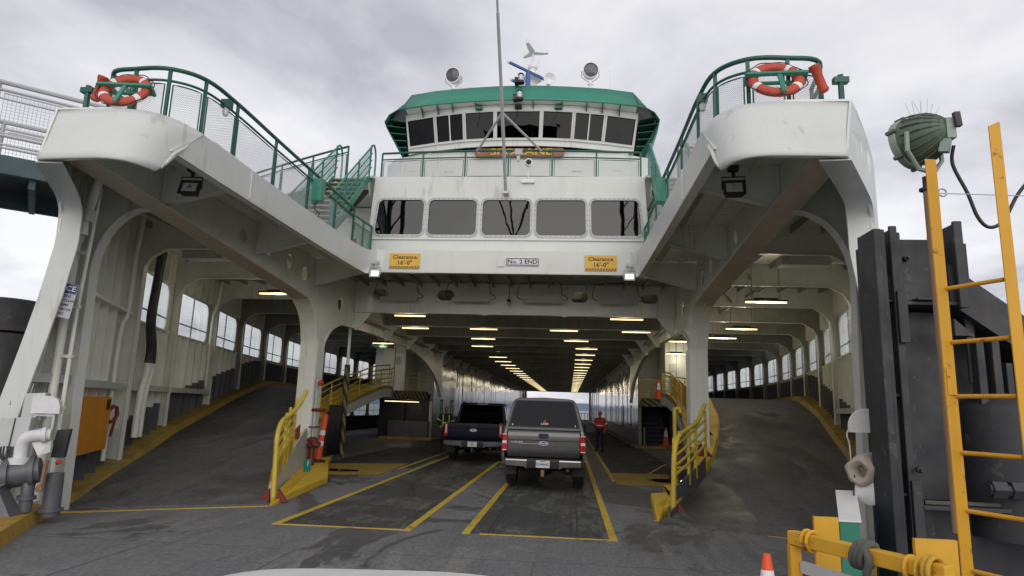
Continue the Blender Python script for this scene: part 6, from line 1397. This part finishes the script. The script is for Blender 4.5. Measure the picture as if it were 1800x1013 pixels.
# ================================================================== SHORE STRUCTURES, right side
ww = thing('wingwall', 'black steel wingwall of the dock on the right of the ramp', 'dock wall', (5.2, 6.4, -3))
X0, Y0 = 4.62, 6.3
def wb(name, x0, x1, y0, y1, z0, z1, m=STEELD, par=ww, bv=.008): return mk(name, MB().box(x0, x1, y0, y1, z0, z1), m, par, bevel=bv)
wb('fender_face', 4.79, 4.86, 6.30, 6.66, -3, 3.64); wb('fender_edge', 4.865, 4.92, 6.36, 6.66, -3, 3.65)
mk('back_plate', MB().plate([(4.92, -3), (7.6, -3), (7.6, 1.7), (6.9, 2.15), (5.7, 3.1), (5.6, 3.6), (4.92, 3.6)], [], .06, lambda x, z, w: (x, 6.95 + w, z)), STEELD, ww)
wb('beam_flange', 4.99, 5.06, 6.41, 6.445, -3, 3.70, STEELG); wb('beam_web', 5.015, 5.04, 6.45, 6.94, -3, 3.68, STEELG)
wb('beam_flange', 5.09, 5.13, 6.5, 6.94, 2.6, 3.66, STEELG)
wb('panel', 5.14, 5.56, 6.62, 6.66, 2.98, 3.62, STEELG); wb('panel', 5.14, 5.56, 6.72, 6.76, 1.1, 2.9, STEELD); wb('panel', 5.10, 7.6, 6.72, 6.76, -3, 1.04, STEELD)
wb('beam_flange', 5.58, 5.66, 6.40, 6.44, 2.9, 3.75, STEELG); wb('beam_web', 5.61, 5.635, 6.445, 6.94, 2.9, 3.74, STEELG); wb('beam_flange', 5.72, 5.80, 6.6, 6.64, 2.2, 3.58, STEELG)
for z in (2.95, 2.05, 1.15): wb('shelf_plate', 4.925, 5.01, 6.46, 6.94, z, z + .03, STEELG)
wb('shelf_plate', 5.08, 5.66, 6.46, 6.94, 2.93, 2.965, STEELG); wb('shelf_lip', 5.2, 5.42, 6.40, 6.6, 2.968, 2.99, STEELG)
wb('shelf_plate', 5.08, 7.4, 6.36, 6.94, 1.05, 1.09, STEELG)
mk('rope_scrap', MB().tube(smoothpath([(5.12, 6.42, 1.112), (5.3, 6.4, 1.112), (5.5, 6.43, 1.112), (5.62, 6.41, 1.112), (5.85, 6.45, 1.112)], 4), .02, 6), ROPE, ww)
for z0, z1 in ((2.55, 3.05), (.75, 1.3)): wb('connector_plate', 5.0, 5.09, 6.37, 6.405, z0, z1, STEELG)
for x in (5.74, 5.88): wb('stiffener_post', x, x + .07, 6.5, 6.62, 1.1, 2.62, STEELG)
mk('diagonal_beam', MB().hexa([(5.55, 6.5, 2.95), (6.9, 6.5, 1.95), (6.9, 6.9, 1.95), (5.55, 6.9, 2.95), (5.55, 6.5, 3.35), (6.9, 6.5, 2.30), (6.9, 6.9, 2.30), (5.55, 6.9, 3.35)]), STEELG, ww)
for x in (6.02, 6.25): wb('stiffener_post', x, x + .06, 6.55, 6.65, 1.4, 2.4, STEELG)
mk('gusset_plate', MB().plate([(5.45, 2.62), (5.62, 2.62), (5.45, 2.78)], [], .2, lambda x, z, w: (x, 6.3 + w, z)), STEELG, ww)
tk = mk('fender_roller', MB().lathe([(.0, 1.02), (.30, 1.0), (.46, .9), (.48, .85), (.48, -.3)], (6.15, 6.7, 1.1), (0, 0, 1), 20), STEELG, ww, 40)
mk('bolt_row', MB().tube([(5.60, 6.3, 1.26), (6.3, 6.3, 1.24)], .055, 8).lathe([(.08, 0), (.08, .12)], (5.62, 6.3, 1.26), (1, 0, 0), 6).lathe([(.08, 0), (.08, .10)], (5.78, 6.3, 1.26), (1, 0, 0), 6), STEELG, ww)
mk('spring', MB().tube([(5.95 + .002 * k, 6.3 + .09 * sin(k * .9), 1.25 + .09 * cos(k * .9)) for k in range(70)], .012, 5), RUSTY, ww)
for x, z in ((5.22, 3.42), (4.96, 3.28), (4.96, 2.85), (5.06, 1.40)):
    mk('bolt', MB().lathe([(.03, 0), (.03, .04), (.016, .045), (.016, .08)], (x, 6.615 if x > 5.15 else 6.66 if x < 5 else 6.365, z), (0, -1, 0), 8), STEELG, ww)
# ladder
ldr = thing('ladder', 'yellow steel ladder with rebar rungs on the dock wall, right edge', 'ladder', (4.85, 4.8, -1.0))
LA, LB = Vector((4.545, 4.80, 0)), Vector((4.77, 4.42, 0)); LD = (LB - LA).normalized(); LN = Vector((LD.y, -LD.x, 0))
def stile(c, zt, slant):
    u = Vector((.985, .17, 0)); n = Vector((-.17, .985, 0)); b = MB(); w = .042
    P4 = lambda a, d_: c + u * a + n * d_
    for a0, a1, d0, d1 in ((-w, w, 0, .008), (w - .008, w, .009, .07)):
        b.hexa([(*P4(a, d_)[:2], z) for z in (-1.0,) for a, d_ in ((a0, d0), (a1, d0), (a1, d1), (a0, d1))] + [(*P4(a, d_)[:2], zt + slant * a / w) for a, d_ in ((a0, d0), (a1, d0), (a1, d1), (a0, d1))])
    return mk('stile', b, AMBER, ldr)
stile(LA, 3.745, 0.0); stile(LB, 3.85, .02)
for k, z in enumerate((2.77, 2.385, 2.01, 1.63, 1.25, .87, .49)):
    rg = MB(); p0 = LA + Vector((.02, .035, z)); p1 = LB + Vector((-.02, .04, z)); rg.tube([p0, p1], .0125, 8)
    for q in range(30): rg.lathe([(.0155, -.003), (.0155, .003)], p0.lerp(p1, (q + .5) / 30), (p1 - p0), 8)
    mk('rung', rg, AMBER, ldr)
mk('patch_plate', MB().bar(LA + Vector((0.0, -.006, 2.02)), LA + Vector((0.0, -.006, 2.19)), .055, .012, upv=(0, 1, 0)), AMBER, ldr)
# searchlight on its pole
SLC = Vector((4.79, 5.32, 4.14))
sl = thing('search_light', 'large green ribbed search light on a pole behind the yellow ladder', 'search light', (4.80, 5.45, 3.2))
d = Vector((-.50, .84, -.10)).normalized()
mk('lamp_body', MB().lathe([(0, -.20), (.06, -.195), (.11, -.165), (.165, -.09), (.195, .0), (.205, .06), (.205, .10)], SLC, d, 24), OLIVE, sl, 50)
for k in range(18):
    a = 2 * pi * k / 18; u = Vector((0, 0, 1)).cross(d).normalized(); w_ = d.cross(u); r_ = u * cos(a) + w_ * sin(a)
    mk('cooling_fin', MB().tube([SLC + d * h + r_ * r for r, h in ((.08, -.185), (.13, -.145), (.18, -.075), (.207, .0), (.215, .06))], .0075, 5), OLIVE, sl)
mk('lens_rim', MB().lathe([(.20, .10), (.215, .11), (.215, .16), (.19, .17)], SLC, d, 24), PALEG, sl, 40)
mk('lens', MB().lathe([(.19, .165), (.1, .185), (0, .19)], SLC, d, 24), CARGLASS, sl)
for k in range(6):
    a = 2 * pi * k / 6 + .3; u = Vector((0, 0, 1)).cross(d).normalized(); w_ = d.cross(u); r_ = u * cos(a) + w_ * sin(a)
    mk('rim_clip', MB().bar(SLC + d * .09 + r_ * .22, SLC + d * .17 + r_ * .22, .03, .025), OLIVE, sl)
u = Vector((0, 0, 1)).cross(d).normalized()
mk('yoke', MB().tube([SLC + u * .215, SLC + u * .225 - Vector((0, 0, .16)), SLC + u * .10 - Vector((0, 0, .29)), SLC - u * .10 - Vector((0, 0, .29)), SLC - u * .225 - Vector((0, 0, .16)), SLC - u * .215], .019, 8), PALEG, sl, 40)
mk('terminal_box', MB().bar(SLC - d * .19 + Vector((.02, 0, -.10)), SLC - d * .19 + Vector((.02, 0, .07)), .07, .06).bar(SLC - d * .14 + Vector((0, -.02, -.2)), SLC - d * .18 + Vector((0, 0, -.10)), .06, .07), PALEG, sl)
mk('back_cap', MB().bar(SLC - d * .24 + Vector((.04, 0, -.02)), SLC - d * .24 + Vector((.03, 0, .10)), .045, .04), STEELG, sl)
mk('bird_spikes', MB().tube([SLC + Vector((0, 0, .19)), SLC + Vector((-.06, 0, .33))], .0018, 4), GALV, sl)
for dx, dy, h in ((-.11, .02, .32), (-.05, .03, .33), (.0, .0, .34), (.03, .04, .345), (.05, -.02, .33), (.10, 0, .30), (.16, .02, .28)):
    mk('bird_spike', MB().tube([SLC + Vector((dx * .6, dy, .17)), SLC + Vector((dx, dy, h))], .0018, 4), GALV, sl)
mk('pole_cap', MB().lathe([(.06, 0), (.06, .02), (.03, .03), (.03, .12)], (4.86, 5.46, 3.73), n=10), STEELG, sl)
mk('pole', MB().tube([(4.87, 5.48, 1.0), (4.86, 5.46, 3.73)], .032, 10), RUSTY, sl, 40)
mk('power_cable', MB().tube(smoothpath([SLC - d * .2 + Vector((.03, 0, -.16)), (4.93, 5.2, 3.86), (5.02, 5.2, 3.62), (5.08, 5.2, 3.42), (5.16, 5.2, 3.34), (5.27, 5.2, 3.40), (5.4, 5.2, 3.62), (5.6, 5.2, 3.85)], 6), .014, 8), CABLE, sl, 60)
sw = tag(mk('wire', MB().tube([(4.66, 5.0, 3.55), (5.9, 5.3, 3.62)], .004, 5).tube([(4.66 + .03 * cos(a) + .06, 5.0, 3.555 + .03 * sin(a)) for a in [k * .5 for k in range(13)]], .007, 5), GALV, None), 'thin steel stay wire with a shackle between the ladder stiles', 'wire')

# gate in the bottom right corner
gt = thing('gate', 'yellow steel gate with wire mesh in the bottom right corner', 'gate', (3.7, 4.4, .0))
A, B_ = Vector((3.36, 4.60, 0)), Vector((3.80, 3.60, 0))
gp = lambda q, z, o=0.0: A.lerp(B_, q) + Vector((0.884, .468, 0)) * o + Vector((0, 0, z))
mk('top_rail', MB().bar(gp(0, 1.065), gp(1.0, 1.09), .07, .085), GATEY, gt, bevel=.008)
mk('gate_post', MB().bar(gp(.02, -.3), gp(.02, 1.02), .07, .07), GATEY, gt, bevel=.006)
mk('gate_post', MB().bar(gp(.97, -.3), gp(.97, 1.08), .11, .10), GATEY, gt, bevel=.01)
mk('back_plate', MB().box(3.58, 3.74, 4.80, 4.83, -.2, 1.17), GATEY, gt); mk('back_plate', MB().box(3.80, 4.02, 3.92, 3.95, -.2, 1.20), GATEY, gt)
for q in (.13, .17, .80, .86): mk('loop', MB().tube([gp(q, 1.07 + .062 * sin(a), .055 * cos(a)) for a in [2 * pi * k / 14 for k in range(14)]], .011, 6, closed=True), GATEY, gt)
mk('wood_rail', MB().bar(gp(.08, .90), gp(.95, .905), .03, .07), GALV, gt)
wm = MB()
for k in range(18): wm.tube([gp(.09 + k * .05, -.1), gp(.09 + k * .05, .88)], .0025, 4)
for k in range(16): wm.tube([gp(.09, .85 - k * .055), gp(.95, .85 - k * .055)], .0025, 4)
mk('gate_mesh', wm, STEELG, gt)['kind'] = 'stuff'
rp = MB()
for o_ in (0, .03, .06): rp.tube([gp(.50 + o_ * .9 + .02 * sin(a), 1.075 + .07 * sin(a), .065 * cos(a)) for a in [2 * pi * k / 14 for k in range(15)]], .02, 7)
rp.tube(smoothpath([gp(.52, 1.14, -.03), gp(.6, 1.08, -.06), gp(.57, .97, -.05), gp(.54, .86, -.05), gp(.55, .7, -.05), gp(.53, .4, -.05)], 4), .022, 7)
tag(mk('rope', rp, ROPE, None, 60), 'worn grey rope knotted round the yellow gate rail', 'rope')
rp = MB()
for o_ in (0, .025): rp.tube([gp(.905 + o_, 1.085 + .07 * sin(a), .065 * cos(a)) for a in [2 * pi * k / 14 for k in range(15)]], .013, 6)
rp.tube(smoothpath([gp(.91, 1.0, -.06), gp(.915, .9, -.07), gp(.91, .75, -.07)], 4), .013, 6)
tag(mk('rope', rp, ROPEY, None, 60), 'yellow rope lashed round the right end of the gate rail', 'rope')
tag(mk('log_boom', MB().tube([(3.92, 3.45, 1.06), (4.6, 3.2, .98)], .04, 10), RUSTY, None, 60), 'weathered yellow pipe rail end in the bottom right corner', 'pipe')
gb = thing('bulwark_rail', 'green bulwark rail with a white top behind the yellow gate', 'rail', (4.5, 6.1, 0))
mk('rail_body', MB().hexa([(4.17, 5.90, -.2), (4.33, 5.90, -.2), (4.74, 6.95, -.2), (4.56, 6.95, -.2), (4.17, 5.90, .985), (4.33, 5.90, .985), (4.74, 6.95, 1.12), (4.56, 6.95, 1.12)]), GREEN, gb)
mk('rail_cap', MB().hexa([(4.16, 5.89, .987), (4.34, 5.89, .987), (4.75, 6.95, 1.122), (4.55, 6.95, 1.122), (4.16, 5.89, 1.0), (4.34, 5.89, 1.0), (4.75, 6.95, 1.135), (4.55, 6.95, 1.135)]), WVINYL, gb)
cr = tag(mk('canvas_roll', MB().sweep([[(4.72 + .18 * k + 0 * a, 6.6 + .22 * k, 0) and Vector((4.70, 6.72, 1.34)) + Vector((.72, .68, .05)) * k * .5 + Vector((.68, -.72, 0)) * (r * cos(a) * (1 + .09 * sin(5 * a + k))) + Vector((0, 0, r * sin(a) * (1 + .08 * cos(4 * a)))) for a in [2 * pi * q / 20 for q in range(20)]] for k, r in ((.25, .055), (.0, .06), (-.06, .10), (-.02, .135), (.15, .15), (1, .15))]), CANVAS, None, 60), 'tan canvas wrapped roll hanging beside the black dock wall', 'canvas roll')
dm = thing('white_drum', 'white drum with a round lid below the canvas roll', 'drum', (4.85, 6.85, 1.0))
mk('drum_body', MB().lathe([(.12, 0), (.12, .35)], (4.78, 6.72, 1.16), (.6, .8, 0), 20), LGREY, dm, 40); mk('lid', MB().lathe([(.13, 0), (.13, -.02), (.11, -.03), (0, -.03)], (4.78, 6.72, 1.16), (.6, .8, 0), 20), WVINYL, dm, 40)
mk('strap', MB().tube([(4.66, 6.75, 1.3), (4.64, 6.75, 1.1), (4.66, 6.75, .95)], .008, 5), CABLE, dm)
rs = thing('round_board', 'white half round board at the edge of the black dock wall', 'board', (4.85, 7.0, 1.6))
mk('board', MB().plate([(4.72 + .0, 1.70), (5.0, 1.70), (5.0, 1.94), (4.9, 1.94)] + [(4.9 - .18 * sin(a), 1.75 + .19 * cos(a)) for a in [pi / 2 * k / 6 for k in range(1, 7)]], [], .04, lambda x, z, w: (x, 6.95 + w, z)), WVINYL, rs)
mk('hook', MB().tube([(4.70, 6.95, 1.72), (4.69, 6.95, 1.66), (4.71, 6.95, 1.60), (4.72, 6.95, 1.3)], .008, 5), GALV, rs)

# ================================================================== SHORE STRUCTURES, left side
wk = thing('boarding_walkway', 'grey passenger boarding walkway with mesh railings behind the left wing', 'walkway', (-9.0, 9.6, 5.2))
WA, WB = Vector((-6.6, 11.34, 0)), Vector((-14.0, 4.9, 0)); WD = (WB - WA).normalized(); WN = Vector((-WD.y, WD.x, 0))
if WN.y < 0: WN = -WN
wl = (WB - WA).length
wp_ = lambda u, n, z: WA + WD * u + WN * n + Vector((0, 0, z))
for n in (0, 2.2):
    mk('girder', MB().hexa([wp_(0, n, 5.62), wp_(wl, n, 5.62), wp_(wl, n + .12, 5.62), wp_(0, n + .12, 5.62), wp_(0, n, 5.95), wp_(wl, n, 5.95), wp_(wl, n + .12, 5.95), wp_(0, n + .12, 5.95)]), TEAL, wk)
    mk('top_rail', MB().tube([wp_(0, n, 7.28), wp_(wl, n, 7.28)], .045, 8), GALV, wk)
    for z, r in ((7.14, .03), (6.98, .016), (6.30, .03), (6.14, .02), (6.08, .02)): mk('rail', MB().tube([wp_(0, n, z), wp_(wl, n, z)], r, 7), GALV, wk)
    for k in range(6):
        u = .5 + k * 1.75
        if u > wl: break
        mk('post', MB().bar(wp_(u, n, 5.95), wp_(u, n, 7.27), .07, .05), GALV, wk)
        if u + 1.6 < wl:
            b = MB(); u0, u1, z0, z1 = u + .1, u + 1.65, 6.35, 7.08
            for q in range(26): b.bar(wp_(u0 + q * .062, n, z0), wp_(u0 + q * .062, n, z1), .006, .006)
            for q in range(13): b.bar(wp_(u0, n, z0 + q * .061), wp_(u1, n, z0 + q * .061), .006, .006)
            mk('mesh_panel', b, WIRE, wk); mk('panel_frame', MB().tube([wp_(u0, n, z0), wp_(u1, n, z0), wp_(u1, n, z1), wp_(u0, n, z1)], .016, 6, closed=True), GALV, wk)
mk('floor', MB().hexa([wp_(0, .12, 5.85), wp_(wl, .12, 5.85), wp_(wl, 2.2, 5.85), wp_(0, 2.2, 5.85), wp_(0, .12, 5.9), wp_(wl, .12, 5.9), wp_(wl, 2.2, 5.9), wp_(0, 2.2, 5.9)]), STEELG, wk)
for k in range(8): mk('floor_beam', MB().hexa([wp_(.4 + k * 1.1, .13, 5.45), wp_(.5 + k * 1.1, .13, 5.45), wp_(.5 + k * 1.1, 2.19, 5.45), wp_(.4 + k * 1.1, 2.19, 5.45), wp_(.4 + k * 1.1, .13, 5.84), wp_(.5 + k * 1.1, .13, 5.84), wp_(.5 + k * 1.1, 2.19, 5.84), wp_(.4 + k * 1.1, 2.19, 5.84)]), TEAL, wk)
mk('lower_girder', MB().hexa([wp_(.2, 2.3, 5.52), wp_(wl, 2.3, 5.52), wp_(wl, 2.4, 5.52), wp_(.2, 2.4, 5.52), wp_(.2, 2.3, 5.82), wp_(wl, 2.3, 5.82), wp_(wl, 2.4, 5.82), wp_(.2, 2.4, 5.82)]), TEAL, wk)
for k in range(6):
    mk('gusset', MB().plate([(0, 5.61), (.5, 5.61), (.25, 5.28)], [], .03, lambda u, z, w: wp_(.8 + k * 1.6 + u, .2 + w, z)), TEAL, wk)
for (x, y, r, zt, lab) in ((-11.25, 14.0, .62, 3.95, 'dark round mooring pile behind the left bow post, the taller one'), (-10.6, 15.6, .5, 3.45, 'dark round mooring pile behind the left bow post, the shorter one')):
    pl_ = thing('mooring_pile', lab, 'pile', (x, y, -6)); mk('pile_shaft', MB().lathe([(r, 0), (r, zt + 5.2)], (x, y, -6), n=24), STEELG, pl_, 40); mk('pile_cap', MB().lathe([(r + .03, 0), (r + .03, .72), (r, .74), (0, .76)], (x, y, zt - .74), n=24), STEELG, pl_, 40)

# dock hoist frame over the ramp behind the camera: seen only as a reflection in the cabin windows
hf = thing('hoist_frame', 'dark steel hoist frame of the dock, reflected in the cabin windows', 'hoist frame', (-2.2, -6, -3))
for x in (-10.2, 5.7):
    for dx in (-.45, .45): mk('leg', MB().box(x + dx - .12, x + dx + .12, -6.15, -5.85, -3, 17.5), STEELG, hf)
    for k in range(12): mk('lacing_bar', MB().bar((x - .45, -6, -2.5 + k * 1.6), (x + .45, -6, -1.1 + k * 1.6), .08, .08), STEELG, hf)
mk('cross_beam', MB().box(-11, 6.5, -6.4, -5.6, 17.2, 18.6), STEELG, hf)
for x in (-3.6, -2.4, -.6): mk('hanger', MB().bar((x, -6, 17.2), (-2.0, -6, 12.8), .12, .12), STEELG, hf)

# front of the car the picture is taken from
hd = MB().grid([[(1.04 + x * .85, y, z + .024 * x - .10 * x * x * x * x) for x in [-1 + .1 * k for k in range(21)]] for y, z in ((1.6, 1.078), (2.0, 1.113), (2.6, 1.124), (3.0, 1.11), (3.2, 0.98))])
o = tag(mk('car_hood', hd, WVINYL, None, 60), 'edge of a white car hood at the bottom of the picture', 'car hood'); o.modifiers.new('t', 'SOLIDIFY').thickness = .02
